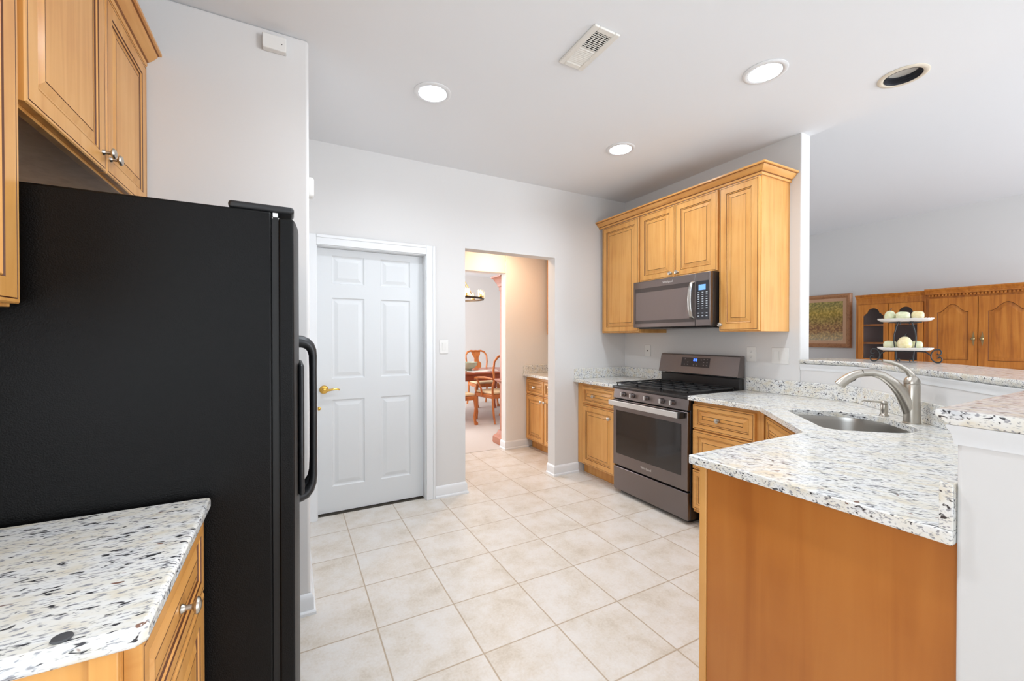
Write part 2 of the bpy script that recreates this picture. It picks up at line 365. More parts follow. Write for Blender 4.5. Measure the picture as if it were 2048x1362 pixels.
# ------------------------------------------------------------------ room shell
HC = 2.727
YA, XB = 3.285, 3.10
b = MB(); b.box(-.95, -4.1, -.06, 3.215, 4.385, 0); struct(b.build('floor', FLOOR, smooth=False), 'beige square tile kitchen floor with tan grout', 'floor')
b = MB(); b.box(-1.0, 4.385, -.06, 5.2, 9.0, .004); struct(b.build('floor_dining', CARPET, smooth=False), 'pale carpet of the dining room beyond the pantry', 'floor')
b = MB(); b.box(3.215, -4.1, -.06, 6.75, 4.385, 0); struct(b.build('floor_living', CARPET, smooth=False), 'pale living room floor behind the raised bar', 'floor')
b = MB(); b.box(-.95, -4.1, HC, 3.21, 3.405, HC + .08); struct(b.build('ceiling', CEIL, smooth=False), 'flat white kitchen ceiling', 'ceiling')
b = MB(); b.box(3.21, -4.1, 2.784, 6.75, 4.5, 2.88); struct(b.build('ceiling_living', CEIL, smooth=False), 'slightly higher white living room ceiling', 'ceiling')
b = MB(); b.box(.78, 3.405, 2.44, 3.10, 4.325, 2.5); struct(b.build('ceiling_pantry', CEIL, smooth=False), 'lower ceiling of the warm lit pantry passage', 'ceiling')
b = MB(); b.box(-.1, 4.445, HC, 5.1, 9.0, HC + .08); struct(b.build('ceiling_dining', CEIL, smooth=False), 'white dining room ceiling', 'ceiling')

D0, D1, DZ = .158, .972, 1.992       # pantry door opening
O0, O1, OZ = 1.305, 2.217, 2.073     # cased-free passage opening
b = MB()
b.box(.08, YA, 0, D0, 3.405, HC); b.box(D0, YA, DZ, D1, 3.405, HC); b.box(D1, YA, 0, O0, 3.405, HC)
b.box(O0, YA, OZ, O1, 3.405, HC); b.box(O1, YA, 0, XB, 3.405, HC)
struct(b.build('wall_back', WALL, smooth=False), 'white kitchen back wall with the six-panel door and passage opening', 'wall')
b = MB(); b.box(-.95, 2.2, 0, .08, 3.405, HC); struct(b.build('wall_alcove', WALL, bevel=.014, segs=4), 'white wall beside and behind the refrigerator end', 'wall')
b = MB()
for y0, y1, z0, z1 in ((-4.1, -1.18, 0, HC), (-1.18, .54, 0, .95), (-1.18, .54, 2.15, HC), (.54, 2.2, 0, HC)): b.box(-.95, y0, z0, -.83, y1, z1)
struct(b.build('wall_left', WALL, smooth=False), 'white left kitchen wall behind the cabinets', 'wall')
b = MB(); b.box(XB, 1.583, 0, 3.212, 4.445, HC + .057); struct(b.build('wall_right', WALL, bevel=.008, segs=3), 'white wall behind the range ending in a free edge', 'wall')
b = MB(); b.prism([(XB, 1.583), (XB, 1.24), (2.185, .325), (1.2275, .325), (1.2275, .21), (2.233, .21), (3.212, 1.19), (3.212, 1.583)], 0, 1.138)
struct(b.build('wall_peninsula', WALL, bevel=.008, segs=3), 'white half wall carrying the raised bar', 'wall')
b = MB(); b.box(6.6, -4.1, 0, 6.75, 4.5, 2.9); struct(b.build('wall_living_far', WALL, smooth=False), 'white far living room wall with painting and hutch', 'wall')
b = MB(); b.box(3.212, 4.385, 0, 6.6, 4.5, 2.9); struct(b.build('wall_living_back', WALL, smooth=False))
b = MB()   # wall behind the camera with two window openings
for x0, x1, z0, z1 in ((-.95, -.1, 0, 2.9), (-.1, 2.8, 0, .4), (-.1, 2.8, 2.5, 2.9), (2.8, 3.9, 0, 2.9), (3.9, 6.1, 0, .45), (3.9, 6.1, 2.35, 2.9), (6.1, 6.75, 0, 2.9)): b.box(x0, -4.1, z0, x1, -3.98, z1)
struct(b.build('wall_front', WALL, smooth=False))
def window(n, x0, x1, z0, z1):
    b = MB()
    for x in (x0, (x0 + x1) / 2 - .025, x1 - .05): b.box(x, -4.09, z0, x + .05, -4.03, z1)
    for z in (z0, (z0 + z1) / 2, z1 - .05): b.box(x0, -4.09, z, x1, -4.03, z + .05)
    struct(b.build('window_%d' % n, TRIM))
b = MB()
for y in (-1.18, -.345, .49): b.box(-.94, y, .95, -.89, y + .05, 2.15)
for z in (.95, 2.10): b.box(-.94, -1.18, z, -.89, .54, z + .05)
struct(b.build('window_3', TRIM))  # unseen window added so light reaches the range wall drawers
window(1, -.1, 2.8, .4, 2.5); window(2, 3.9, 6.1, .45, 2.35)
# pantry passage and dining room
b = MB(); b.box(.78, 3.405, 0, .9, 4.445, HC); struct(b.build('wall_pantry_left', WALLP, smooth=False))
P1, PZ = 2.226, 2.065
b = MB(); b.box(.9, 4.325, 0, 1.25, 4.445, HC); b.box(1.25, 4.325, PZ, P1, 4.445, HC); b.box(P1, 4.325, 0, XB, 4.445, HC)
struct(b.build('wall_pantry_back', WALLP, bevel=.01, segs=3), 'warm lit pantry wall with the doorway to the dining room', 'wall')
b = MB(); b.box(-.1, 8.9, 0, 5.1, 9.0, HC); struct(b.build('wall_dining_far', WALL, smooth=False), 'pale far dining room wall', 'wall')
b = MB(); b.box(5.0, 4.5, 0, 5.1, 8.9, HC); struct(b.build('wall_dining_right', WALL, smooth=False))
b = MB()
for y0, y1, z0, z1 in ((4.445, 5.7, 0, HC), (5.7, 8.1, 0, .5), (5.7, 8.1, 2.45, HC), (8.1, 8.9, 0, HC)): b.box(.2, y0, z0, .32, y1, z1)
struct(b.build('wall_dining_left', WALL, smooth=False))

# baseboards
BP = [(0, 0), (.024, 0), (.024, .012), (.020, .018), (.014, .020), (.014, .075), (.009, .088), (.004, .094), (0, .096)]
def base(name, path, label=None):
    b = MB(); b.sweep(path, BP); struct(b.build('baseboard_' + name, TRIM), label, 'baseboard' if label else None)
base('alcove', [(-.05, 2.2), (.08, 2.2), (.08, 3.265)], 'white baseboard wrapping the wall end beside the refrigerator')
base('back', [(1.04, YA), (O0, YA), (O0, 3.405)], 'short white baseboard between door casing and passage opening')
base('corner', [(O1, 3.405), (O1, YA), (2.49, YA)], 'white baseboard at the corner left of the range cabinets')
base('pantry', [(P1, 4.445), (P1, 4.325), (2.53, 4.325)], 'white baseboard at the foot of the pantry wall')

# door casing (trim) and six-panel door
b = MB()
CP = [(0, 0), (.070, 0), (.070, .016), (.058, .019), (.020, .014), (.012, .009), (0, .009)]
def casing_piece(b, a0, a1, horiz, zs):
    pass
cw = .066
def strip(b, x0, x1, z0, z1, steps, horiz, inner):
    # stepped casing profile: wide flat, then an inner bead
    b.box(x0, YA - .017, z0, x1, YA, z1)
    if horiz: b.box(x0, YA - .022, z1 - .022, x1, YA, z1)
    elif inner == 'l': b.box(x1 - .02, YA - .022, z0, x1, YA, z1)
    else: b.box(x0, YA - .022, z0, x0 + .02, YA, z1)
strip(b, D1 - .006, D1 + cw, 0, DZ + cw, 0, False, 'l')
strip(b, .094, D0 + .006, 0, DZ + cw, 0, False, 'r')
strip(b, D0 + .006, D1 - .006, DZ - .006, DZ + cw, 0, True, None)
b.box(D0, YA, 0, D0 + .012, 3.405, DZ); b.box(D1 - .012, YA, 0, D1, 3.405, DZ); b.box(D0, YA, DZ - .012, D1, 3.405, DZ)   # jambs
b.box(D0 + .012, 3.40, 0, D0 + .03, 3.405, DZ - .012)
struct(b.build('trim_1', TRIM, bevel=.004), 'white moulded casing around the six-panel door', 'trim')
door = MB()
dx0, dx1, dz0, dz1 = D0 + .014, D1 - .014, .014, 1.978
YF = 3.352
xs = [dx0, .270, .502, .622, .855, dx1]
zs = [dz0, .205, .853, 1.011, 1.614, 1.718, 1.928, dz1]
PR = [(0, 0, 0), (.006, -.006, 0), (.012, -.008, 0), (.020, -.008, 0), (.045, -.002, 0), (.047, -.002, 0)]
for i in range(5):
    for j in range(7):
        O = (xs[i], YF, zs[j]); ww, hh = xs[i + 1] - xs[i], zs[j + 1] - zs[j]
        if i in (1, 3) and j in (1, 3, 5): door.panel(O, (1, 0, 0), (0, 0, 1), (0, -1, 0), ww, hh, PR, 0)
        else: door.panel(O, (1, 0, 0), (0, 0, 1), (0, -1, 0), ww, hh, [(0, 0, 0)], 0)
door.add([(dx0, YF, dz0), (dx1, YF, dz0), (dx1, YF, dz1), (dx0, YF, dz1), (dx0, YF + .035, dz0), (dx1, YF + .035, dz0), (dx1, YF + .035, dz1), (dx0, YF + .035, dz1)],
         [(0, 4, 5, 1), (1, 5, 6, 2), (2, 6, 7, 3), (3, 7, 4, 0), (4, 7, 6, 5)])
d1 = struct(door.build('door_1', DOORW, angle=12), 'white six-panel door with brass lever in the back wall', 'door')
b = MB(); b.lathe([(.031, 0), (.031, .004), (.026, .009), (.012, .011), (.011, .045), (.014, .05), (.012, .056), (0, .057)], (.216, YF, .933), (0, -1, 0), 20)
b.tube([(.216, YF - .047, .933), (.24, YF - .049, .931), (.268, YF - .05, .935), (.295, YF - .049, .937), (.32, YF - .048, .931)], [.010, .009, .008, .007, .006], 10)
b.build('door_lever', BRASS, d1)
b = MB(); b.lathe([(.013, 0), (.013, .004), (.009, .006), (0, .007)], (.182, YF, .795), (0, -1, 0), 14); b.build('stand_in_knob', BRASS, d1)  # stands in for the knob of another door on the alcove wall
b = MB(); b.box(D0 + .012, 3.33, 0, D1 - .012, 3.40, .006); struct(b.build('trim_2', plain('dark_threshold', (60, 54, 44), .7)), 'dark threshold strip under the six-panel door', 'trim')

# cove trim under the raised bar on the kitchen side
b = MB(); b.sweep([(1.2275, .21), (1.2275, .325), (2.185, .325), (XB, 1.24), (XB, 1.583)][::-1], [(0, 1.137), (.0, 1.096), (.003, 1.096), (.004, 1.106), (.007, 1.120), (.012, 1.130), (.013, 1.137)][::-1])
struct(b.build('trim_3', TRIM), 'white cove moulding under the raised bar', 'trim')

# ------------------------------------------------------------------ cabinets
def knob(mb, p, n, s=1.0):
    mb.lathe([(.009 * s, 0), (.0085 * s, .003), (.0055 * s, .007), (.005 * s, .017), (.009 * s, .020), (.0155 * s, .023), (.0165 * s, .026), (.014 * s, .030), (.006 * s, .0325), (0, .033)], p, n, 18)
def door_rings(s, t=.02):
    return [(0, -t, 0), (0, -.003, 0), (.003, 0, 0), (.009, 0, 0), (.0105, -.0016, 1), (.012, 0, 1), (s, 0, 0), (s + .002, -.004, 1), (s + .005, -.0015, 0), (s + .009, -.0045, 0), (s + .011, -.008, 1),
            (s + .016, -.008, 0), (s + .038, -.002, 0), (s + .0395, -.0045, 1), (s + .041, -.002, 1), (s + .043, -.002, 0)]
def front(name, O, U, w, h, Nn, parent, stile=.052, horiz=False, knobs=(), t=.02):
    b = MB(); st = min(stile, w * .2, h * .24)
    b.panel(O, U, (0, 0, 1), Nn, w, h, door_rings(st, t), 0)
    # back face
    O_, U_, N_ = Vector(O), Vector(U), Vector(Nn)
    b.add([O_ - N_ * t, O_ + U_ * w - N_ * t, O_ + U_ * w + Vector((0, 0, h)) - N_ * t, O_ + Vector((0, 0, h)) - N_ * t], [(0, 3, 2, 1)], 0)
    d = b.build(name, [WOODH if horiz else WOOD, GLAZE], parent, angle=15)
    for a, c in knobs:
        k = MB(); knob(k, O_ + U_ * a + Vector((0, 0, c)), N_); k.build('knob', NICK, d)
    return d
MX, PX, MY, PY = (-1, 0, 0), (1, 0, 0), (0, -1, 0), (0, 1, 0)
XF = 2.75   # wall cabinet door plane on the range wall
# -- range wall: three wall cabinets
GW = 'wall cabinets above the range'
def wallcab(y0, y1, z0, z1, label, doors, knobs, left_stile=0):
    c = thing('wall_cabinet', (XF + .18, (y0 + y1) / 2, z0), label, 'cabinet', GW)
    b = MB(); b.box(XF + .021, y0, z0, XB, y1, z1); b.build('cabinet_box', WOOD, c, bevel=.0015)
    for (a0, a1), kn in zip(doors, knobs):
        # U runs towards -Y so that U x Z = -X
        front('door', (XF, a1, z0 + .006), (0, -1, 0), a1 - a0, z1 - z0 - .012, MX, c, knobs=[(kn[0], kn[1])] if kn else [])
    return c
wallcab(2.738, 3.255, 1.360, 2.402, 'tall maple wall cabinet in the corner left of the microwave', [(2.744, 3.225)], [None])
wallcab(1.964, 2.734, 1.802, 2.402, 'short two-door maple wall cabinet directly above the microwave', [(2.352, 2.730), (1.968, 2.346)], [(.35, .035), (.03, .035)])
wallcab(1.657, 1.960, 1.360, 2.402, 'narrow tall maple wall cabinet right of the microwave', [(1.662, 1.952)], [(.018, .045)])
CRP = [(0, 0), (.010, 0), (.013, .006), (.013, .014), (.0115, .0145), (.0115, .0165), (.018, .020), (.026, .026), (.036, .036), (.047, .050), (.0475, .0525), (.0525, .053), (.060, .0545), (.060, .066), (0, .066)]
CRM = [0, 0, 0, 1, 1, 1, 0, 0, 0, 1, 1, 0, 0, 0, 0]
b = MB(); b.sweep([(XB - .001, 1.657), (XF + .012, 1.657), (XF + .012, 3.283)], [(-o, z + 2.4025) for o, z in CRP], CRM);
tag(b.build('crown_moulding', [WOODH, GLAZE2], origin=(2.9, 2.4, 2.40)), 'maple crown moulding along the tops of the range wall cabinets', 'moulding')
# -- left wall cabinets
XL = -.512
c = thing('wall_cabinet', (-.67, 1.0, 1.385), 'maple wall cabinet nearest the camera above the left worktop', 'cabinet')
b = MB(); b.box(-.83, .72, 1.385, XL - .021, 1.298, 2.42); b.box(-.80, .74, 1.365, XL - .06, 1.25, 1.385); b.build('cabinet_box', WOOD, c, bevel=.0015)
front('door', (XL, .745, 1.392), (0, 1, 0), .54, 1.02, PX, c)
c = thing('wall_cabinet', (-.67, 1.745, 1.83), 'two-door maple wall cabinet mounted high above the refrigerator', 'cabinet')
b = MB()
b.box(-.83, 1.302, 1.85, XL - .021, 2.198, 2.42)
for y in (1.302, 2.183): b.box(-.83, y, 1.832, XL - .021, y + .015, 1.85)
b.box(XL - .041, 1.302, 1.832, XL - .021, 2.198, 1.85)
b.build('cabinet_box', WOOD, c, bevel=.0015)
front('door', (XL, 1.312, 1.840), (0, 1, 0), .455, .575, PX, c, knobs=[(.427, .055)])
front('door', (XL, 1.772, 1.840), (0, 1, 0), .420, .575, PX, c, knobs=[(.026, .055)])
b = MB(); b.sweep([(XL - .012, .70), (XL - .012, 2.199)], [(o, z + 2.4205) for o, z in CRP], CRM)
tag(b.build('crown_moulding', [WOODH, GLAZE2], origin=(-.5, 1.5, 2.42)), 'maple crown moulding over the left wall cabinets near the ceiling', 'moulding')

# -- left base cabinet and worktop
c = thing('base_cabinet', (-.52, 1.03, 0), 'maple base cabinet with one drawer beside the refrigerator, close to the camera', 'cabinet')
b = MB(); b.box(-.83, .775, .1, -.2135, 1.283, .884); b.box(-.80, .79, 0, -.28, 1.27, .1)
b.box(-.245, .765, .1, -.2135, .775, .884); b.box(-.83, .765, .1, -.80, .775, .884); b.build('cabinet_box', WOOD, c, bevel=.002)
front('drawer', (-.193, .785, .690), (0, 1, 0), .49, .182, PX, c, .034, True, [(.245, .091)])
front('door', (-.193, .785, .112), (0, 1, 0), .49, .570, PX, c, knobs=[(.035, .52)])
c = thing('granite_worktop', (-.5, 1.03, .885), 'small speckled granite worktop beside the refrigerator, left foreground', 'worktop')
b = MB(); b.prism([(-.829, .752), (-.192, .752), (-.180, .764), (-.180, 1.290), (-.829, 1.290)], .885, .915); b.build('slab', GRAN_L, c, bevel=.008, segs=3)
b = MB(); b.box(-.829, .76, .9155, -.807, 1.29, 1.015); b.build('backsplash', GRAN_L, c, bevel=.002)
b = MB(); b.lathe([(.0105, 0), (.0115, .001), (.0105, .0032), (.004, .004), (0, .004)], (-.272, .772, .9152), (0, 0, 1), 20)
tag(b.build('bumper_pad', PUCK, origin=(-.272, .772, .9152)), 'small round dark grey rubber pad at the edge of the left granite worktop', 'pad')

# -- base cabinet left of the range
XD = 2.470
c = thing('base_cabinet', (2.78, 3.0, 0), 'maple base cabinet in the corner left of the range, drawer over door', 'cabinet')
b = MB(); b.box(XD + .021, 2.735, .1, XB, 3.283, .884); b.box(XD + .08, 2.735, 0, XB, 3.258, .1); b.build('cabinet_box', WOOD, c, bevel=.002)
front('drawer', (XD, 3.195, .690), (0, -1, 0), .452, .165, MX, c, .03, True, [(.18, .082)])
front('door', (XD, 3.195, .112), (0, -1, 0), .452, .565, MX, c, knobs=[(.395, .49)])
c = thing('granite_worktop', (2.76, 3.0, .885), 'speckled granite worktop in the corner left of the range', 'worktop')
b = MB(); b.box(2.432, 2.733, .885, XB, YA, .915); b.build('slab', GRAN_R, c, bevel=.004)
b = MB(); b.box(2.44, YA - .022, .9155, XB, YA, 1.012); b.build('backsplash', GRAN_R, c, bevel=.002)
b = MB(); b.box(XB - .022, 2.733, .9155, XB, YA - .0225, 1.012); b.build('backsplash', GRAN_R, c, bevel=.002)

# -- drawer base right of the range
c = thing('drawer_base', (2.78, 1.73, 0), 'maple three-drawer base cabinet right of the range', 'cabinet')
b = MB(); b.box(XD + .021, 1.47, .1, 3.07, 1.958, .884); b.box(XD + .08, 1.47, 0, 3.07, 1.955, .1); b.build('cabinet_box', WOOD, c, bevel=.002)
for z0, z1 in ((.685, .858), (.408, .676), (.128, .399)):
    front('drawer', (XD, 1.952, z0), (0, -1, 0), .438, z1 - z0, MX, c, .036, True, [(.2, (z1 - z0) / 2)])
# -- diagonal sink base
s2 = math.sqrt(.5)
c = thing('sink_base_cabinet', (2.4, 1.0, 0), 'diagonal maple sink cabinet in the corner under the sink', 'cabinet')
b = MB()
p0, p1 = Vector((2.487, 1.468)), Vector((1.985, .966)); nv = Vector((-s2, s2)); 
def quadbox(b, a, e, n, t, z0, z1, m=0):
    b.prism([tuple(a), tuple(a - n * t), tuple(e - n * t), tuple(e)], z0, z1, m)
quadbox(b, p0 - nv * .021, p1 - nv * .021, nv, .018, .1, .884); b.build('cabinet_box', WOOD, c)
b = MB(); quadbox(b, p0 - nv * .09, p1 - nv * .09, nv, .018, 0, .1); b.build('toe_kick', WOOD, c)
u = (p1 - p0).normalized(); L = (p1 - p0).length
U3 = (u.x, u.y, 0); N3 = (nv.x, nv.y, 0)
o3 = p0 + u * .03
front('false_drawer', (o3.x, o3.y, .700), U3, L - .06, .155, N3, c, .03, True)
hw = (L - .066) / 2
front('door', (o3.x, o3.y, .112), U3, hw, .578, N3, c)
o4 = o3 + u * (hw + .006); front('door', (o4.x, o4.y, .112), U3, hw, .578, N3, c)
# -- peninsula cabinet with the flat end panel
c = thing('peninsula_cabinet', (1.6, .64, 0), 'peninsula cabinet with a large flat orange maple end panel, right foreground', 'cabinet')
b = MB(); b.box(1.262, .345, .1, 1.95, .93, .884); b.box(1.262, .345, 0, 1.95, .86, .1); b.build('cabinet_box', WOOD, c)
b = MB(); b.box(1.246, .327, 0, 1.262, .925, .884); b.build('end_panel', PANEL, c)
b = MB(); b.box(1.242, .927, .0, 1.262, .953, .884); b.build('corner_stile', WOOD, c, bevel=.002)
for y in (1.27, 1.61): front('door', (y + .33, .951, .112), (-1, 0, 0), .33, .75, PY, c)

# -- main worktop with sink cut-out
def ds(d, t): return ((t + d) * s2, (t - d) * s2)       # d: outward from the corner front, t: along the diagonal
outer = [(2.425, 1.958), (2.425, 1.46), (1.937, .972), (1.21, .972), (1.21, .3255), (2.1845, .3255), (XB - .0005, 1.2405), (XB - .0005, 1.958)]
def sink_loop(g=0.0):
    pts = []
    d0, d1_, t0, t1 = .795 - g, 1.195 + g, 2.145 - g, 2.685 + g
    def arc(cd, ct, r, a0, a1, n):
        for i in range(n + 1):
            a = R(a0 + (a1 - a0) * i / n); pts.append(ds(cd + r * math.cos(a), ct + r * math.sin(a)))
    r1, r2 = .07, .19
    arc(d0 + r1, t0 + r1, r1, 180, 270, 6); arc(d1_ - r2, t0 + r2, r2, 270, 360, 12); arc(d1_ - r2, t1 - r2, r2, 0, 90, 12); arc(d0 + r1, t1 - r1, r1, 90, 180, 6)
    return pts
def slab_with_hole(outer, hole, z0, z1):
    bm = bmesh.new(); res = []
    for z in (z1, z0):
        lo = [bm.verts.new((x, y, z)) for x, y in outer]; lh = [bm.verts.new((x, y, z)) for x, y in hole]
        ed = [bm.edges.new((l[i], l[(i + 1) % len(l)])) for l in (lo, lh) for i in range(len(l))]
        bmesh.ops.triangle_fill(bm, edges=ed, use_beauty=True); res.append((lo, lh))
    for k in (0, 1):
        a, c_ = res[0][k], res[1][k]
        for i in range(len(a)): bm.faces.new((a[i], a[(i + 1) % len(a)], c_[(i + 1) % len(a)], c_[i]))
    bmesh.ops.recalc_face_normals(bm, faces=bm.faces[:])
    bm.verts.index_update(); mb = MB(); mb.add([v.co.copy() for v in bm.verts], [[v.index for v in f.verts] for f in bm.faces]); bm.free(); return mb
c = thing('granite_worktop', (2.4, 1.1, .885), 'large speckled granite worktop with the corner sink and peninsula', 'worktop')
slab_with_hole(outer, sink_loop(), .885, .915).build('slab', GRAN_R, c, bevel=.003, smooth=False)
b = MB(); b.box(XB - .022, 1.25, .9155, XB - .0005, 1.958, 1.014); b.build('backsplash', GRAN_R, c, bevel=.002)
b = MB(); b.prism([(XB - .0005, 1.2405), (XB - .0225, 1.2495), (2.176, .3475), (2.1845, .3255)], .9155, 1.014); b.build('backsplash', GRAN_R, c, bevel=.002)
b = MB(); b.box(1.213, .3255, .9155, 2.17, .3475, 1.014); b.build('backsplash', GRAN_R, c, bevel=.002)

# -- sink
lp = sink_loop(.006)
cx = sum(p[0] for p in lp) / len(lp); cy = sum(p[1] for p in lp) / len(lp)
def shrink(k, z): return [(cx + (x - cx) * k, cy + (y - cy) * k, z) for x, y in lp]
c = thing('sink', (cx, cy, .68), 'undermount stainless steel corner sink set in the granite', 'sink')
b = MB(); b.loops([shrink(1.06, .8845), shrink(1.0, .8845), shrink(.985, .86), shrink(.965, .72), shrink(.93, .695), shrink(.86, .685), shrink(.12, .68)], [0] * 6, 0); b.build('bowl', STEEL, c, angle=60)
b = MB(); b.lathe([(.045, .006), (.042, .008), (.03, .004), (0, .004)], (cx, cy, .678), (0, 0, 1), 20); b.build('drain', NICK, c)

# -- faucet
fx, fy = 2.577, .832
sd = Vector((-s2, s2, 0))
def fp(r, z): return Vector((fx, fy, z)) + sd * r
c = thing('faucet', (fx, fy, .915), 'brushed nickel pull-out faucet with arched spout behind the sink', 'faucet')
b = MB(); b.lathe([(.034, .0005), (.034, .004), (.0315, .006), (.0305, .10), (.0305, .183), (.029, .186)], (fx, fy, .915), (0, 0, 1), 28)
b.build('body', NICK, c)
b = MB(); b.tube([fp(.004, .955), fp(.010, .985), fp(.022, 1.02), fp(.042, 1.062), (fp(.075, 1.105)), fp(.115, 1.137), fp(.155, 1.150), fp(.195, 1.147)],
                 [.026, .028, .029, .027, .023, .020, .0185, .018], 18); b.build('spout', NICK, c, angle=60)
b = MB(); b.tube([fp(.196, 1.1468), fp(.225, 1.138), fp(.252, 1.121), fp(.276, 1.098), fp(.288, 1.084)], [.0185, .0195, .021, .023, .0235], 18)
sh = b.build('spray_head', NICK, c, angle=60)
b = MB(); b.tube([fp(.222, 1.117), fp(.245, 1.103), fp(.252, 1.097)], [.005, .006, .004], 8); b.build('spray_button', BLKP, sh)
b = MB(); b.lathe([(.0305, .187), (.0305, .192), (.028, .205), (.021, .217), (.010, .223), (0, .224)], (fx, fy, .915), (0, 0, 1), 24)
b.tube([fp(-.004, 1.118), fp(.004, 1.142), fp(.020, 1.165), (fp(.050, 1.187)), fp(.085, 1.202), fp(.115, 1.208)], [.015, .012, .009, .008, .008, .006], 12, sx=1.25)
b.build('lever_handle', NICK, c, angle=60)
sx_, sy_ = 2.696, .978
c = thing('soap_dispenser', (sx_, sy_, .915), 'small brushed nickel soap pump on the granite beside the faucet', 'soap dispenser')
b = MB(); b.lathe([(.021, .0005), (.021, .003), (.016, .010), (.0145, .016), (.0165, .028), (.0165, .050), (.014, .060)], (sx_, sy_, .915), (0, 0, 1), 22); b.build('body', NICK, c, angle=60)
b = MB(); b.lathe([(.0125, .0605), (.016, .064), (.016, .070), (.011, .077), (0, .079)], (sx_, sy_, .915), (0, 0, 1), 22)
b.tube([Vector((sx_, sy_, .985)) + sd * .01, Vector((sx_, sy_, .987)) + sd * .05, Vector((sx_, sy_, .990)) + sd * .088, Vector((sx_, sy_, .986)) + sd * .097], [.005, .0045, .004, .0035], 10)
b.build('pump_nozzle', NICK, c, angle=60)

# -- raised bar top
def bar_loop(k, z):
    # k: how far the moulded edge is drawn in on the kitchen side
    q = k * math.tan(R(22.5))
    return [(3.07 + k, 1.581, z), (3.07 + k, 1.238 + k * .4142, z), (2.187 - k * .4142, .355 - k, z), (1.21 + k * .12, .355 - k, z), (1.21 + k * .12, -.05, z), (2.366, -.05, z), (3.49, 1.064, z), (3.49, 1.581, z)]
b = MB(); L = [bar_loop(.026, 1.138), bar_loop(.018, 1.142), bar_loop(.008, 1.150), bar_loop(.0015, 1.156), bar_loop(0, 1.162), bar_loop(.003, 1.168)]
b.add(L[0], [tuple(range(8))]); b.loops(L, [0] * 5, 0)
tag(b.build('bar_top', GRAN_R, origin=(2.6, .7, 1.138), angle=40), 'raised speckled granite bar top wrapping around the sink corner', 'bar top')

# ------------------------------------------------------------------ refrigerator
FY0, FY1 = 1.315, 2.165
FM = 1.735
c = thing('refrigerator', (-.38, 1.74, 0), 'tall black side-by-side refrigerator with textured side panel', 'refrigerator')
b = MB(); b.box(-.80, FY0, .02, -.045, FY1, 1.664); b.build('cabinet_shell', BLK, c, bevel=.006)
for y0, y1, nm in ((FY0, FM - .003, 'near'), (FM + .003, FY1, 'far')):
    b = MB()
    prof = []
    n = 10
    for i in range(n + 1):
        t = i / n; y = y0 + (y1 - y0) * t
        prof.append((.008 + .016 * math.sin(math.pi * t) ** .7, y))
    b.prism([(-.028, y1), (-.028, y0)] + prof, .09, 1.650); dr = b.build('door', BLK, c, bevel=.004)
    b = MB(); b.box(-.0445, y0 + .006, .09, -.0285, y1 - .006, 1.648); b.build('gasket', RUBB, dr)
    hy = y1 - .04 if nm == 'near' else y0 + .04
    hp = [(.012, 1.305), (.035, 1.304), (.050, 1.298), (.062, 1.287), (.070, 1.271), (.0735, 1.250), (.0738, 1.20), (.0745, 1.03), (.0738, .86), (.073, .812), (.069, .785), (.060, .764), (.047, .750), (.032, .744), (.012, .742)]
    b = MB(); b.tube([(x, hy, z) for x, z in hp], [.024, .022, .020, .0175, .0145, .0125, .0115, .0115, .0115, .0125, .0145, .0175, .020, .022, .024], 16, sx=1.3, up=(1, 0, 0)); b.build('handle', BLKP, dr, angle=50)
    if nm == 'near':
        b = MB(); b.box(.02, 1.40, .84, .036, 1.64, 1.24); b.build('water_dispenser', BLKP, dr, bevel=.008, segs=3)
b = MB(); b.box(-.145, FY0 + .004, 1.665, .010, FY0 + .075, 1.685); b.build('hinge_cover', BLKP, c, bevel=.008, segs=3)
b = MB(); b.box(-.145, FY1 - .075, 1.665, .010, FY1 - .004, 1.685); b.build('hinge_cover', BLKP, c, bevel=.008, segs=3)
b = MB(); b.box(-.042, FY0 + .001, 1.651, -.030, FY0 + .03, 1.662); b.build('door_spacer', plain('white_nylon', (226, 226, 226), .5), c)
b = MB(); b.box(-.78, FY0 + .02, 0, -.06, FY1 - .02, .02); b.box(-.045, FY0 + .01, .02, -.012, FY1 - .01, .085); b.build('base_grille', BLKP, c)

# ------------------------------------------------------------------ range
RY0, RY1, RX = 1.966, 2.725, 2.440
c = thing('gas_range', (2.74, 2.345, 0), 'black stainless gas range with oven below the microwave', 'range')
b = MB(); b.box(RX + .035, RY0 + .004, .03, 3.05, RY1 - .004, .885); b.box(RX + .06, RY0 + .03, 0, 3.0, RY1 - .03, .03); b.build('range_body', BSSD, c, bevel=.003)
b = MB(); b.box(RX + .004, RY0 + .003, .032, RX + .034, RY1 - .003, .226); b.build('bottom_drawer', BSS, c, bevel=.005)
b = MB(); b.box(RX, RY0 + .003, .240, RX + .034, RY1 - .003, .796); od = b.build('oven_door', BSS, c, bevel=.005)
b = MB(); b.box(RX - .0025, 2.023, .340, RX - .0005, 2.684, .705); b.build('oven_window', GLASSB, od)
b2 = MB()
b2.box(RX - .056, RY0 + .045, .750, RX - .042, RY1 - .002, .792)
b2.build('door_handle', plain('satin_silver_handle', (206, 202, 198), .35, .35), od, bevel=.004, segs=3)
b = MB(); b.box(RX - .056, RY0 + .026, .749, RX - .001, RY0 + .0445, .793); b.build('handle_end_cap', BLKP, od, bevel=.003)
b = MB(); b.box(RX - .0415, RY1 - .03, .752, RX - .001, RY1 - .008, .790); b.build('handle_bracket', BLKP, od, bevel=.003)
Mx = frame((RX - .001, 2.352, .291), (0, -1, 0), (0, 0, 1), (-1, 0, 0)); text('Whirlpool', .026, Mx, LOGO, 'badge_lettering', od)
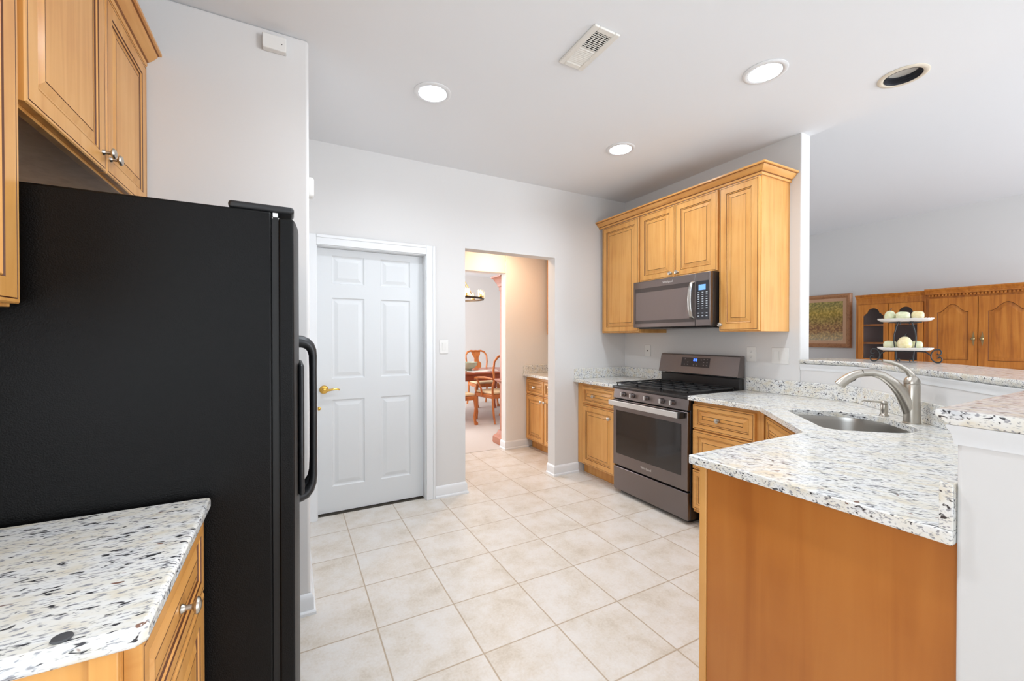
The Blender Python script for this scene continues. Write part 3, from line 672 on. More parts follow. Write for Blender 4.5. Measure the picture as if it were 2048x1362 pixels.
b = MB(); b.add([(RX + .002, RY0 + .002, .806), (RX + .034, RY0 + .002, .806), (RX + .034, RY0 + .002, .884), (RX + .012, RY0 + .002, .884), (RX + .002, RY1 - .002, .806), (RX + .034, RY1 - .002, .806), (RX + .034, RY1 - .002, .884), (RX + .012, RY1 - .002, .884)],
                [(0, 1, 2, 3), (4, 7, 6, 5), (0, 3, 7, 4), (1, 5, 6, 2), (0, 4, 5, 1), (3, 2, 6, 7)])
cp = b.build('control_panel', BSS, c, bevel=.002)
for y in (2.607, 2.504, 2.353, 2.2, 2.103):
    b = MB(); b.lathe([(.0205, 0), (.021, .004), (.018, .008), (.0165, .022), (.015, .025), (0, .0255)], (RX + .0062, y, .845), (-1, 0, .125), 20)
    b.box(RX - .026, y - .004, .829, RX - .014, y + .004, .861, 1); b.build('burner_knob', [BSS, LOGO], cp)
b = MB(); b.box(RX - .004, RY0 - .004, .886, 3.04, RY1 + .004, .908); ct = b.build('cooktop', BSSD, c, bevel=.006, segs=3)
ctr = [(2.60, 2.13), (2.86, 2.13), (2.73, 2.345), (2.60, 2.56), (2.86, 2.56)]
for x, y in ctr:
    b = MB(); b.lathe([(.052, 0), (.052, .004), (.04, .008), (.04, .013), (.036, .016), (0, .017)], (x, y, .9085), (0, 0, 1), 24); b.build('burner', IRONC, ct)
for k in range(3):
    y0 = RY0 + .018 + k * .2425; y1 = y0 + .238; x0, x1 = RX + .02, 2.985
    b = MB(); h0, h1, t = .926, .938, .011
    for x in (x0, x1 - t): b.box(x, y0, h0, x + t, y1, h1)
    for y in (y0, y1 - t): b.box(x0, y, h0, x1, y + t, h1)
    ym = (y0 + y1) / 2; b.box(x0, ym - t / 2, h0, x1, ym + t / 2, h1)
    for x in (2.60, 2.73, 2.86): b.box(x - t / 2, y0, h0, x + t / 2, y1, h1)
    for x in (x0 + .003, x1 - t + .001):
        for y in (y0 + .002, y1 - t): b.box(x, y, .909, x + .008, y + .008, h0)
    b.build('cast_iron_grate', IRONC, ct, bevel=.002)
b = MB(); b.box(3.015, RY0 + .004, .9085, 3.075, RY1 - .004, 1.0); b.build('lower_backguard', BSSD, c, bevel=.003)
b = MB()
sec = [(2.985, 1.012), (3.075, 1.006), (3.075, 1.172), (3.045, 1.176), (3.022, 1.170)]
b.loops([[(x, RY0 - .002, z) for x, z in sec], [(x, RY1 + .002, z) for x, z in sec]], [0], 0); b.add([(x, RY0 - .002, z) for x, z in sec], [(0, 1, 2, 3, 4)])
bgd = b.build('backguard', BSS, c, bevel=.004)
gx = lambda z: 2.985 + (z - 1.012) / (1.170 - 1.012) * .037
b = MB(); zc0, zc1 = 1.070, 1.146
b.add([(gx(zc0) - .0015, 2.49, zc0), (gx(zc0) - .0015, 2.215, zc0), (gx(zc1) - .0015, 2.215, zc1), (gx(zc1) - .0015, 2.49, zc1)], [(0, 1, 2, 3)]); dp = b.build('display_panel', PANELD, bgd)
b = MB()
for y in (2.372, 2.352):
    b = MB(); b.add([(gx(1.118) - .0022, y, 1.118), (gx(1.118) - .0022, y - .016, 1.118), (gx(1.138) - .0022, y - .016, 1.138), (gx(1.138) - .0022, y, 1.138)], [(0, 1, 2, 3)]); b.build('clock_digit', DISPD, dp)
DIMK = plain('dim_keypad_marks', (130, 122, 122), .5)
for y, z in ((2.46, 1.085), (2.43, 1.085), (2.43, 1.105), (2.37, 1.083), (2.34, 1.083), (2.30, 1.127), (2.275, 1.132), (2.275, 1.108), (2.245, 1.132), (2.245, 1.108), (2.245, 1.084), (2.275, 1.086), (2.46, 1.13)):
    b = MB(); b.add([(gx(z) - .002, y, z), (gx(z) - .002, y - .010, z), (gx(z + .006) - .002, y - .010, z + .006), (gx(z + .006) - .002, y, z + .006)], [(0, 1, 2, 3)]); b.build('key', DIMK, dp)

# ------------------------------------------------------------------ microwave
MXF = 2.668; m0, m1, mz0, mz1 = 1.964, 2.722, 1.392, 1.800; ms = 2.088
c = thing('microwave', (2.88, 2.343, mz0), 'black stainless over-the-range microwave under the short cabinet', 'microwave')
b = MB(); b.box(MXF + .035, m0, mz0 + .008, XB - .002, m1, mz1); b.box(MXF + .05, m0 + .02, mz0, XB - .01, m1 - .02, mz0 + .008); b.build('microwave_body', BSSD, c, bevel=.003)
b = MB(); b.box(MXF, ms + .0015, mz0 + .012, MXF + .034, m1, mz1 - .002); md = b.build('door', BSS, c, bevel=.004)
b = MB(); b.box(MXF - .0018, 2.095, 1.436, MXF - .0003, 2.700, 1.738); wb = b.build('window_border', plain('dark_window_border', (66, 57, 54), .3), md)
b = MB(); b.box(MXF - .0032, 2.14, 1.462, MXF - .0019, 2.690, 1.702); b.build('window_glass', GLASSM, wb)
b = MB(); b.tube([(MXF - .004, 2.106, 1.735), (MXF - .026, 2.106, 1.722), (MXF - .042, 2.106, 1.67), (MXF - .047, 2.106, 1.60), (MXF - .042, 2.106, 1.53), (MXF - .026, 2.106, 1.478), (MXF - .004, 2.106, 1.465)], [.009] * 7, 12, sx=1.7, up=(1, 0, 0)); b.build('door_handle', STEEL, md, angle=50)
text('Whirlpool', .024, frame((MXF - .001, 2.347, 1.765), (0, -1, 0), (0, 0, 1), (-1, 0, 0)), LOGO, 'badge_lettering', md)
b = MB(); b.box(MXF, m0, mz0 + .012, MXF + .034, ms - .0015, mz1 - .002); cpn = b.build('control_panel', BSS, c, bevel=.004)
b = MB(); b.box(MXF - .0018, m0 + .012, 1.450, MXF - .0003, ms - .010, 1.735); kp = b.build('keypad_panel', PANELD, cpn)
b = MB(); b.box(MXF - .0034, 2.000, 1.668, MXF - .0019, 2.058, 1.708); b.build('display', DISPB, kp)
for i in range(3):
    for z in [1.648 - .0165 * k for k in range(8)] + [1.495, 1.474]:
        y = 2.066 - i * .034; b = MB(); b.box(MXF - .0026, y - .014, z, MXF - .0019, y, z + .0055); b.build('key', PADM, kp)

# ------------------------------------------------------------------ electrics on the walls
def plate(name, O, U, Nn, w, h, label, cat, kind):
    O, U, Nn = Vector(O), Vector(U), Vector(Nn); V = Vector((0, 0, 1)); M = frame(O, U, V, Nn)
    c = thing(name, O, label, cat)
    b = MB(); b.M = M; b.box(-w / 2, -h / 2, 0, w / 2, h / 2, .006); pl = b.build('cover_plate', PLATE, c, bevel=.0025)
    if kind == 'outlet':
        for z in (-.02, .02):
            b = MB(); b.M = M; b.lathe([(.016, .006), (.016, .0075), (0, .0075)], (0, z, 0), (0, 0, 1), 16); rc = b.build('receptacle', PLATE, pl)
            b = MB(); b.M = M
            for x in (-.006, .006): b.box(x - .001, z, .0076, x + .001, z + .008, .0079)
            b.box(-.002, z - .009, .0076, .002, z - .005, .0079); b.build('slots', SLOT, rc)
    elif kind == 'jack':
        b = MB(); b.M = M; b.box(-.006, -.006, .006, .006, .006, .0066); b.build('jack_port', SLOT, pl)
    else:
        n = 2 if w > .1 else 1
        for i in range(n):
            x = (i - (n - 1) / 2) * .046; b = MB(); b.M = M
            b.add([(x - .0165, -.033, .006), (x + .0165, -.033, .006), (x + .0165, .033, .006), (x - .0165, .033, .006), (x - .0165, -.033, .0075), (x + .0165, -.033, .0075), (x + .0165, .033, .0115), (x - .0165, .033, .0115)],
                  [(0, 3, 2, 1), (4, 5, 6, 7), (0, 1, 5, 4), (1, 2, 6, 5), (2, 3, 7, 6), (3, 0, 4, 7)]); b.build('rocker', PLATE, pl)
    return c
plate('light_switch', (1.116, YA, 1.242), (1, 0, 0), MY, .073, .115, 'white rocker light switch between the six-panel door and the passage', 'switch', 'switch')
plate('phone_jack', (XB, 2.965, 1.188), (0, -1, 0), MX, .073, .115, 'white wall jack plate with one dark port, left of the range', 'jack', 'jack')
plate('power_outlet', (XB, 1.926, 1.190), (0, -1, 0), MX, .073, .115, 'white two-socket power outlet right of the range backguard', 'outlet', 'outlet')
plate('double_light_switch', (XB, 1.716, 1.186), (0, -1, 0), MX, .118, .115, 'white double rocker switch below the narrow wall cabinet', 'switch', 'switch')
c = thing('door_chime', (-.06, 2.2, 2.655), 'small white chime box high on the wall over the refrigerator', 'chime')
b = MB(); b.box(-.107, 2.168, 2.622, -.012, 2.2, 2.688); bx = b.build('housing', PLATE, c, bevel=.004)
b = MB(); b.lathe([(.0022, 0), (.0022, .0006), (0, .0006)], (-.030, 2.1678, 2.652), (0, -1, 0), 8); b.build('indicator_dot', SLOT, bx)
c = thing('door_sensor', (.08, 2.45, 2.08), 'small white rounded sensor on the wall end left of the six-panel door', 'sensor')
b = MB(); b.box(.08, 2.415, 2.06, .112, 2.485, 2.16); b.build('housing', PLATE, c, bevel=.012, segs=3)

# ------------------------------------------------------------------ ceiling fixtures
def downlight(x, y, on, label, power=0):
    c = thing('recessed_downlight', (x, y, HC), label, 'ceiling light', 'recessed ceiling lights')
    rg = .078
    b = MB(); b.lathe([(.078, -.001), (.082, -.006), (.098, -.007), (.106, -.003), (.106, -.0005)], (x, y, HC), (0, 0, 1), 40, cap=False); b.build('trim_ring', TRIM if on else CREAM, c, angle=50)
    # cup hangs upward inside the ceiling thickness
    b = MB()
    if on: b.lathe([(.078, -.004), (.0765, .0), (.070, .022), (.062, .034)], (x, y, HC - .002), (0, 0, 1), 40, cap=False)
    else: b.lathe([(.078, -.004), (.077, 0), (.076, .006), (.074, .006), (.074, .014), (.072, .014), (.072, .022), (.070, .022), (.068, .034)], (x, y, HC - .002), (0, 0, 1), 40, cap=False)
    b.build('baffle', BAFW if on else BAFB, c, angle=50)
    b = MB(); b.lathe([(0, .033), (.069, .033), (.069, .036), (0, .036)] if not on else [(0, .030), (.064, .030), (.064, .034), (0, .034)], (x, y, HC - .002), (0, 0, 1), 40); b.build('lamp', LAMPW if on else LAMPOFF, c)
    if on:
        d = bpy.data.lights.new('lamp_light', 'AREA'); d.shape = 'DISK'; d.size = .12; d.energy = power; d.color = (.84, .92, 1); d.spread = R(165)
        o = bpy.data.objects.new('lamp_light', d); COL.objects.link(o); o.location = (0, 0, .026); o.parent = c
    return c
HOLES = [(.727, 2.330), (2.18, 2.360), (2.225, 1.317), (2.915, .987), (.727, 1.29)]
downlight(*HOLES[0], True, 'lit recessed downlight nearest the six-panel door', 10)
downlight(*HOLES[1], True, 'lit recessed downlight in front of the wall cabinets above the microwave', 10)
downlight(*HOLES[2], True, 'lit recessed downlight between the air vent and the unlit downlight', 10)
downlight(*HOLES[3], False, 'unlit recessed downlight with a black baffle over the sink')
downlight(*HOLES[4], True, 'lit recessed downlight over the floor between refrigerator and peninsula, added above the frame', 15)  # unseen lamp added to brighten the left worktop
# cut the cups into the ceiling slab
cut = MB()
for x, y in HOLES: cut.lathe([(.0795, -.02), (.0795, .045)], (x, y, HC), (0, 0, 1), 40)
cm = cut.build('cutter', CEIL)
ceil = bpy.data.objects['ceiling']; md_ = ceil.modifiers.new('cut', 'BOOLEAN'); md_.object = cm; md_.operation = 'DIFFERENCE'; md_.solver = 'EXACT'
dg = bpy.context.evaluated_depsgraph_get(); me_ = bpy.data.meshes.new_from_object(ceil.evaluated_get(dg)); ceil.modifiers.clear(); ceil.data = me_; bpy.data.objects.remove(cm)

vx0, vx1, vy0, vy1 = 1.207, 1.356, 1.470, 1.758
c = thing('air_vent', ((vx0 + vx1) / 2, (vy0 + vy1) / 2, HC), 'white rectangular air vent in the ceiling with half its louvres open', 'vent')
b = MB(); fr = .030; zt, zb = HC - .0005, HC - .011
b.box(vx0, vy0, zb, vx0 + fr, vy1, zt); b.box(vx1 - fr, vy0, zb, vx1, vy1, zt); b.box(vx0 + fr, vy0, zb, vx1 - fr, vy0 + fr, zt); b.box(vx0 + fr, vy1 - fr, zb, vx1 - fr, vy1, zt)
b.build('frame', VENT, c, bevel=.004)
b = MB(); b.box(vx0 + fr, vy0 + fr, HC - .0022, vx1 - fr, vy1 - fr, HC - .0008); b.build('duct_shade', RUBB, c)  # flat black sheet painted in place of the shade inside the vent
ns = 20; yy0, yy1 = vy0 + fr, vy1 - fr
for k in range(ns):
    y = yy0 + (yy1 - yy0) * (k + .5) / ns; b = MB(); op = y < (yy0 + yy1) / 2
    if op: b.box(vx0 + fr, y - .0014, zb + .002, vx1 - fr, y + .0014, zb + .0042)
    else: b.add([(vx0 + fr, y - .0046, HC - .005), (vx1 - fr, y - .0046, HC - .005), (vx1 - fr, y + .0046, zb + .0012), (vx0 + fr, y + .0046, zb + .0012), (vx0 + fr, y - .0046, HC - .0038), (vx1 - fr, y - .0046, HC - .0038), (vx1 - fr, y + .0046, zb + .0024), (vx0 + fr, y + .0046, zb + .0024)],
                [(0, 1, 2, 3), (4, 7, 6, 5), (0, 4, 5, 1), (1, 5, 6, 2), (2, 6, 7, 3), (3, 7, 4, 0)])
    b.build('louvre', VENT, c)
for i in range(1, 4):
    b = MB(); x = vx0 + fr + (vx1 - vx0 - 2 * fr) * i / 4; b.box(x - .0016, yy0, HC - .0075, x + .0016, (yy0 + yy1) / 2, HC - .003); b.build('damper_bar', VENT, c)

# ------------------------------------------------------------------ tiered stand with onyx fruit on the raised bar
TC = Vector((3.27, 1.09, 1.168)); rx = Vector((.317, -.948, 0)); ry = Vector((.948, .317, 0))
TM = frame(TC, rx * .735, ry, (0, 0, 1))
c = thing('tiered_stand', TC, 'two-tier dark iron stand holding two white dishes on the raised bar', 'stand')
def scroll(c0, r0, a0, a1, n=22, r1=None):
    r1 = r1 if r1 is not None else r0
    return [(c0[0] + (r0 + (r1 - r0) * i / n) * math.cos(R(a0 + (a1 - a0) * i / n)), 0, c0[1] + (r0 + (r1 - r0) * i / n) * math.sin(R(a0 + (a1 - a0) * i / n))) for i in range(n + 1)]
b = MB(); b.M = TM
for s in (-1, 1):
    p = [(.006 if s < 0 else 0, 0, 0)]
    # outer C-shaped foot with curled ends
    q = scroll((.196, .062), .011, -150, 70, 12, .016) + scroll((.190, .042), .038, 62, 298, 24) + scroll((.200, .024), .016, -70, 150, 12, .010)
    b.tube([(s * x, y, z) for x, y, z in q], .0042, 8)
    b.tube([(s * .152, 0, .045), (s * .12, 0, .066), (s * .06, 0, .068), (0, 0, .068)], .004, 8)
    # inner bow that carries the upper dish, curled at both ends
    bow = scroll((.040, .010), .010, 200, -10, 8) + [(s_, 0, z_) for s_, z_ in ((.052, .05), (.060, .09), (.066, .13), (.064, .17), (.054, .205), (.044, .235))] + scroll((.034, .236), .010, 0, 230, 10, .006)
    b.tube([(s * x, .03, z) for x, y, z in bow], .0038, 8); b.tube([(s * x, -.03, z) for x, y, z in bow], .0038, 8)
    for z in (.068, .241): b.tube([(s * .05, -.075, z), (s * .05, .075, z)], .0035, 8)
b.tube([(-.1, 0, .241), (.1, 0, .241)], .0035, 8)
b.build('iron_frame', IRON, c, angle=60)
for z in (.0725, .246):
    b = MB(); b.M = TM; hw_, hd = .168, .10
    def lp_(k, zz, wav=0):
        out = []
        for i in range(64):
            t = 2 * math.pi * i / 64; ct_, st_ = math.cos(t), math.sin(t)
            e = .45; x = hw_ * k * math.copysign(abs(ct_) ** e, ct_); y = hd * k * math.copysign(abs(st_) ** e, st_)
            out.append((x, y, zz + (wav if i % 2 else 0)))
        return out
    b.loops([lp_(.3, z), lp_(.80, z), lp_(.90, z + .003), lp_(1.0, z + .012, .002), lp_(1.005, z + .016, .0025), lp_(.97, z + .016, .002), lp_(.88, z + .008), lp_(.78, z + .006), lp_(.3, z + .006)], [0] * 8, 0)
    b.add(lp_(.3, z), [tuple(range(64))[::-1]])
    b.build('dish', DISH, c, angle=50)
def fruit(kind, lx, ly, z, rot, mt, label, L=.08, r=.026):
    base_ = TM @ Vector((lx, ly, z))
    o = thing('onyx_fruit', base_, label, 'ornament', 'polished stone fruit on the tiered stand')
    b = MB(); b.M = Matrix.Translation(base_) @ TM.to_3x3().to_4x4() @ Matrix.Rotation(R(rot), 4, 'Z')
    if kind == 'pear':
        b.lathe([(0, -L * .5), (r * .55, -L * .485), (r * .92, -L * .36), (r, -L * .18), (r * .9, .0), (r * .68, L * .2), (r * .55, L * .36), (r * .36, L * .47), (0, L * .5)], (0, 0, r), (1, 0, 0), 22)
    elif kind == 'log':
        b.lathe([(0, -L * .5), (r * .42, -L * .485), (r * .74, -L * .43), (r * .94, -L * .32), (r, -L * .15), (r * .98, L * .05), (r * .93, L * .25), (r * .76, L * .41), (r * .45, L * .48), (0, L * .5)], (0, 0, r), (1, 0, 0), 22)
    else:
        b.lathe([(0, 0), (r * .6, .001), (r * .86, r * .16), (r, r * .5), (r * .98, r * .85), (r * .84, r * 1.2), (r * .6, r * 1.47), (r * .3, r * 1.6), (0, r * 1.63)], (0, 0, 0), (0, 0, 1), 24)
    b.build('stone_body', mt, o, angle=60)
    if kind != 'log':
        b = MB(); b.M = Matrix.Translation(base_) @ TM.to_3x3().to_4x4() @ Matrix.Rotation(R(rot), 4, 'Z')
        if kind == 'pear': b.tube([(L * .49, 0, r), (L * .56, 0, r * 1.4), (L * .60, 0, r * 2.0)], .0022, 6)
        else: b.tube([(0, 0, r * 1.6), (.004, 0, r * 1.9), (.010, 0, r * 2.05)], .0022, 6)
        b.build('stem', IRON, o)
zl, zu = .0795, .253
fruit('log', -.088, .0, zl, 0, ONG, 'pale green stone fruit at the left of the lower white dish', .088, .0255)
fruit('apple', .0, -.028, zl, 0, ONY, 'yellow dome-shaped stone fruit in the middle of the lower white dish', .09, .047)
fruit('log', .072, .014, zl, 10, ONG, 'pale green stone fruit at the right of the lower white dish', .072, .0255)
fruit('apple', -.090, .012, zu, 0, ONG, 'round pale green stone fruit at the left of the upper white dish', .08, .038)
fruit('log', -.012, -.018, zu, 4, ONG, 'pale green oblong stone fruit in the middle of the upper white dish', .09, .0265)
fruit('log', .076, .004, zu, -6, ONY, 'cream oblong stone fruit at the right of the upper white dish', .078, .0275)

# ------------------------------------------------------------------ living room: painting and hutch
PXw = 6.6
py0, py1, pz0, pz1 = 2.735, 3.70, 1.177, 1.908
c = thing('framed_painting', (PXw, (py0 + py1) / 2, pz0), 'brown framed woodland painting on the far living room wall', 'painting')
b = MB(); RF = [(0, 0, 0), (0, .03, 0), (.012, .045, 0), (.03, .05, 0), (.05, .036, 0), (.056, .032, 0), (.058, .030, 1), (.098, .022, 1), (.100, .018, 1)]
b.panel((PXw, py1, pz0), (0, -1, 0), (0, 0, 1), (-1, 0, 0), py1 - py0, pz1 - pz0, RF, 1); b.build('picture_frame', [FRAMEW, LINER], c, angle=20)
b = MB(); b.box(PXw - .022, py0 + .098, pz0 + .098, PXw - .0185, py1 - .098, pz1 - .098); cv_ = b.build('canvas', painting_mat(pz0 + .09, pz1 - .09), c)

HX = 6.15
c = thing('display_hutch', (6.37, 1.75, 0), 'golden oak hutch with arched doors against the far living room wall', 'hutch')
YL, YM, YR = 2.51, 1.872, 1.075
b = MB(); b.box(HX + .03, YM, 0, 6.598, YL, 1.02); b.box(6.57, YM, 1.02, 6.598, YL, 1.80); b.box(HX + .03, YL - .02, 1.02, 6.57, YL, 1.80); b.box(HX + .03, YM, 1.02, 6.57, YM + .02, 1.80); b.box(HX + .03, YM + .02, 1.78, 6.57, YL - .02, 1.80)
b.box(HX + .001, YL - .028, .98, HX + .03, YL, 1.78); b.box(HX + .001, YM, .98, HX + .03, YM + .018, 1.78); b.box(HX + .001, YM + .018, 1.715, HX + .03, YL - .028, 1.78); b.box(HX + .001, YM + .018, .98, HX + .03, YL - .028, 1.015)
b.build('glazed_case', OAK, c)
b = MB(); b.box(6.56, YM + .021, 1.021, 6.569, YL - .021, 1.779); b.box(HX + .04, YM + .021, 1.021, 6.56, YM + .026, 1.779); b.box(HX + .04, YL - .026, 1.021, 6.56, YL - .021, 1.779); b.build('case_lining', HUTIN, c)
for z in (1.24, 1.46):
    b = MB(); b.box(HX + .05, YM + .03, z, 6.55, YL - .03, z + .018); b.build('shelf', OAK, c)
b = MB(); b.box(HX, YR, 0, 6.598, YM - .001, 1.80); b.build('centre_case', OAK, c)
def arch(y0, y1, z0, z1, rise, shape, n=28):
    # closed loop in (y,z): bottom-left, bottom-right, then the shaped top back to the left
    pts = [(y0, z0), (y1, z0)]
    for i in range(n + 1):
        t = i / n; y = y1 + (y0 - y1) * t; s = abs(2 * t - 1)
        if shape == 'cathedral': h = rise * (0.5 + 0.5 * math.cos(math.pi * min(1, s * 1.05)))
        else: h = rise * (math.sqrt(max(0, 1 - (s / .62) ** 2)) * .72 + .28 if s < .62 else (.28 if s < .70 else 0 if s > .86 else .28 * math.sqrt(max(0, 1 - ((s - .70) / .16) ** 2))))
        pts.append((y, z1 + h))
    return pts
def arched_door(y0, y1, z0, z1, shape, glass, knob_side):
    n = 28; ins = .046 if glass else .066
    ip = arch(y1 - ins, y0 + ins, z0 + ins, z1 - ins - .085, .085, shape, n)
    op = [(y1, z0), (y0, z0)]
    for i in range(n + 1):
        t = i / n; op.append((y0 + (y1 - y0) * t, z1))
    xf = HX - .022
    def mapx(pts, x): return [(x, y, z) for y, z in pts]
    def inset(k):
        cy_, cz_ = (y0 + y1) / 2, (z0 + z1) / 2; w_, h_ = (y1 - y0) / 2 - ins, (z1 - z0) / 2 - ins
        return [(cy_ + (y - cy_) * (1 - k / w_), cz_ + (z - cz_) * (1 - k / h_)) for y, z in ip]
    b = MB()
    L = [mapx(op, HX), mapx(op, xf), mapx(ip, xf)]; ms_ = [0, 0]
    if glass: L += [mapx(ip, HX - .002)]; ms_ += [0]; b.loops(L, ms_)
    else:
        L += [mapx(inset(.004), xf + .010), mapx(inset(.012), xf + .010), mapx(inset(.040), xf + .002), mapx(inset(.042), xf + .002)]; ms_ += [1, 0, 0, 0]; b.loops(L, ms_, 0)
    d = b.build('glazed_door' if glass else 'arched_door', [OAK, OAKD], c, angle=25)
    if glass:
        g = MB(); g.add([(HX - .008, y0 + .05, z0 + .05), (HX - .008, y1 - .05, z0 + .05), (HX - .008, y1 - .05, z1 - .05), (HX - .008, y0 + .05, z1 - .05)], [(0, 1, 2, 3)]); g.build('glass_pane', GLASS, d)
    if knob_side:
        ky = y0 + .028 if knob_side < 0 else y1 - .028; kz = 1.305
        k = MB(); k.lathe([(.012, 0), (.010, .006), (.012, .020), (.015, .026), (.010, .032), (0, .033)], (xf, ky, kz), (-1, 0, 0), 14)
        k.extrude([(xf - .001, ky - .012, kz), (xf - .001, ky, kz + .075), (xf - .001, ky + .012, kz), (xf - .001, ky, kz - .075)], (-.003, 0, 0)); k.build('pull', plain('antique_brass', (170, 150, 110), .35, .9), d)
arched_door(2.190, YL - .030, 1.018, 1.712, 'bonnet', True, 0)
arched_door(YM + .020, 2.184, 1.018, 1.712, 'bonnet', True, 0)
arched_door(1.480, YM - .028, 1.018, 1.735, 'cathedral', False, -1)
arched_door(YR + .01, 1.474, 1.018, 1.735, 'cathedral', False, 1)
HP = [(0, 0), (.012, 0), (.012, .012), (.020, .020), (.020, .026), (.034, .040), (.044, .048), (.044, .060), (0, .060)]
for y0, y1, z, xx in ((YM, YL, 1.770, HX + .01), (YR, YM, 1.780, HX - .012)):
    b = MB(); b.sweep([(xx, y1), (xx, y0)], [(o, zz + z) for o, zz in HP]); b.build('cornice', OAK, c)
    b = MB(); n = int((y1 - y0) / .026)
    for k in range(n): b.box(xx - .012, y0 + .004 + k * .026, z - .024, xx, y0 + .018 + k * .026, z - .004)
    b.build('dentil_strip', OAK, c)

# ------------------------------------------------------------------ pantry passage
XP = 2.490
c = thing('pantry_base_cabinet', (2.8, 3.87, 0), 'maple base cabinet inside the warm lit pantry passage', 'cabinet')
b = MB(); b.box(XP + .021, 3.42, .1, XB - .004, 4.323, .855); b.box(XP + .085, 3.42, 0, XB - .004, 4.30, .1); b.build('cabinet_box', WOOD, c, bevel=.002)
for a1, a0 in ((4.300, 3.918), (3.908, 3.52)):
    front('drawer', (XP, a1, .655), (0, -1, 0), a1 - a0, .165, MX, c, .03, True, [((a1 - a0) / 2, .082)])
    front('door', (XP, a1, .112), (0, -1, 0), a1 - a0, .53, MX, c, knobs=[(a1 - a0 - .03, .48) if a1 > 4 else (.03, .48)])
c = thing('granite_worktop', (2.78, 3.87, .856), 'tan-lit granite worktop in the pantry passage', 'worktop')
b = MB(); b.box(2.455, 3.42, .856, XB - .004, 4.324, .886); b.build('slab', GRAN_R, c, bevel=.003)
b = MB(); b.box(2.462, 4.302, .8865, XB, 4.324, .985); b.build('backsplash', GRAN_R, c, bevel=.002)
c = thing('pantry_wall_cabinet', (2.93, 3.87, 1.345), 'maple wall cabinet on the right wall of the pantry passage', 'cabinet')
b = MB(); b.box(2.771, 3.42, 1.345, XB - .002, 4.25, 2.30); b.build('cabinet_box', WOOD, c, bevel=.002)
front('door', (2.75, 4.245, 1.35), (0, -1, 0), .41, .94, MX, c); front('door', (2.75, 3.83, 1.35), (0, -1, 0), .40, .94, MX, c)
c = thing('pantry_downlight', (2.0, 3.92, 2.44), 'warm recessed downlight in the pantry ceiling', 'ceiling light')
b = MB(); b.lathe([(.0, -.002), (.06, -.002), (.062, -.006), (.085, -.005), (.088, -.001)], (2.0, 3.92, 2.44), (0, 0, 1), 28); b.build('trim_ring', TRIM, c)
d = bpy.data.lights.new('pantry_lamp_light', 'AREA'); d.shape = 'DISK'; d.size = .12; d.energy = 12; d.color = (1, .69, .44); d.spread = R(170)
o = bpy.data.objects.new('pantry_lamp_light', d); COL.objects.link(o); o.parent = c; o.location = (0, 0, -.012)

# ------------------------------------------------------------------ dining room
c = thing('tall_cabinet', (2.45, 4.55, 0), 'tall reddish wood cabinet with flared cornice behind the pantry doorway', 'cabinet')
TALLW = wood('rosy_cabinet_wood', (168, 104, 80), (186, 122, 96), (20, 20, 2), rough=.4)
b = MB(); b.box(2.30, 4.449, .06, 3.0, 4.63, 1.99); b.build('case', TALLW, c, bevel=.004)
TPATH = [(2.30, 4.449), (2.30, 4.63), (3.0, 4.63)]
b = MB(); b.sweep(TPATH, [(0, .004), (0, .17), (-.015, .165), (-.03, .12), (-.05, .105), (-.066, .085), (-.068, .02), (-.062, .004)]); b.build('plinth', TALLW, c)
b = MB(); b.sweep(TPATH, [(0, 1.90), (0, 2.075), (-.085, 2.075), (-.082, 2.055), (-.06, 2.04), (-.045, 2.01), (-.025, 1.98), (-.02, 1.95), (-.008, 1.94), (-.008, 1.90)]); b.build('cornice', TALLW, c)
b = MB(); b.sweep(TPATH, [(0, .755), (0, .80), (-.05, .80), (-.05, .785), (-.02, .755)]); b.build('waist_moulding', TALLW, c)

TX0, TX1, TY0, TY1, TZ = 1.35, 3.65, 6.05, 7.10, .755
c = thing('dining_table', (2.5, 6.575, 0), 'reddish wood dining table in the room beyond the pantry', 'table')
b = MB(); b.prism([(TX0 + .25, TY0), (TX1 - .25, TY0), (TX1, TY0 + .25), (TX1, TY1 - .25), (TX1 - .25, TY1), (TX0 + .25, TY1), (TX0, TY1 - .25), (TX0, TY0 + .25)], TZ - .028, TZ); b.build('tabletop', MAHOG, c, bevel=.01, segs=3)
b = MB(); b.box(TX0 + .22, TY0 + .06, .62, TX1 - .22, TY1 - .06, TZ - .0285); b.build('apron', MAHOG, c)
for x in (TX0 + .3, TX1 - .3):
    for y in (TY0 + .14, TY1 - .14):
        b = MB(); b.tube([(x, y, .62), (x + .01, y, .5), (x - .012, y, .3), (x - .005, y, .1), (x, y, .03), (x, y, .005)], [.045, .042, .03, .022, .03, .038], 12); b.build('leg', MAHOG, c, angle=60)

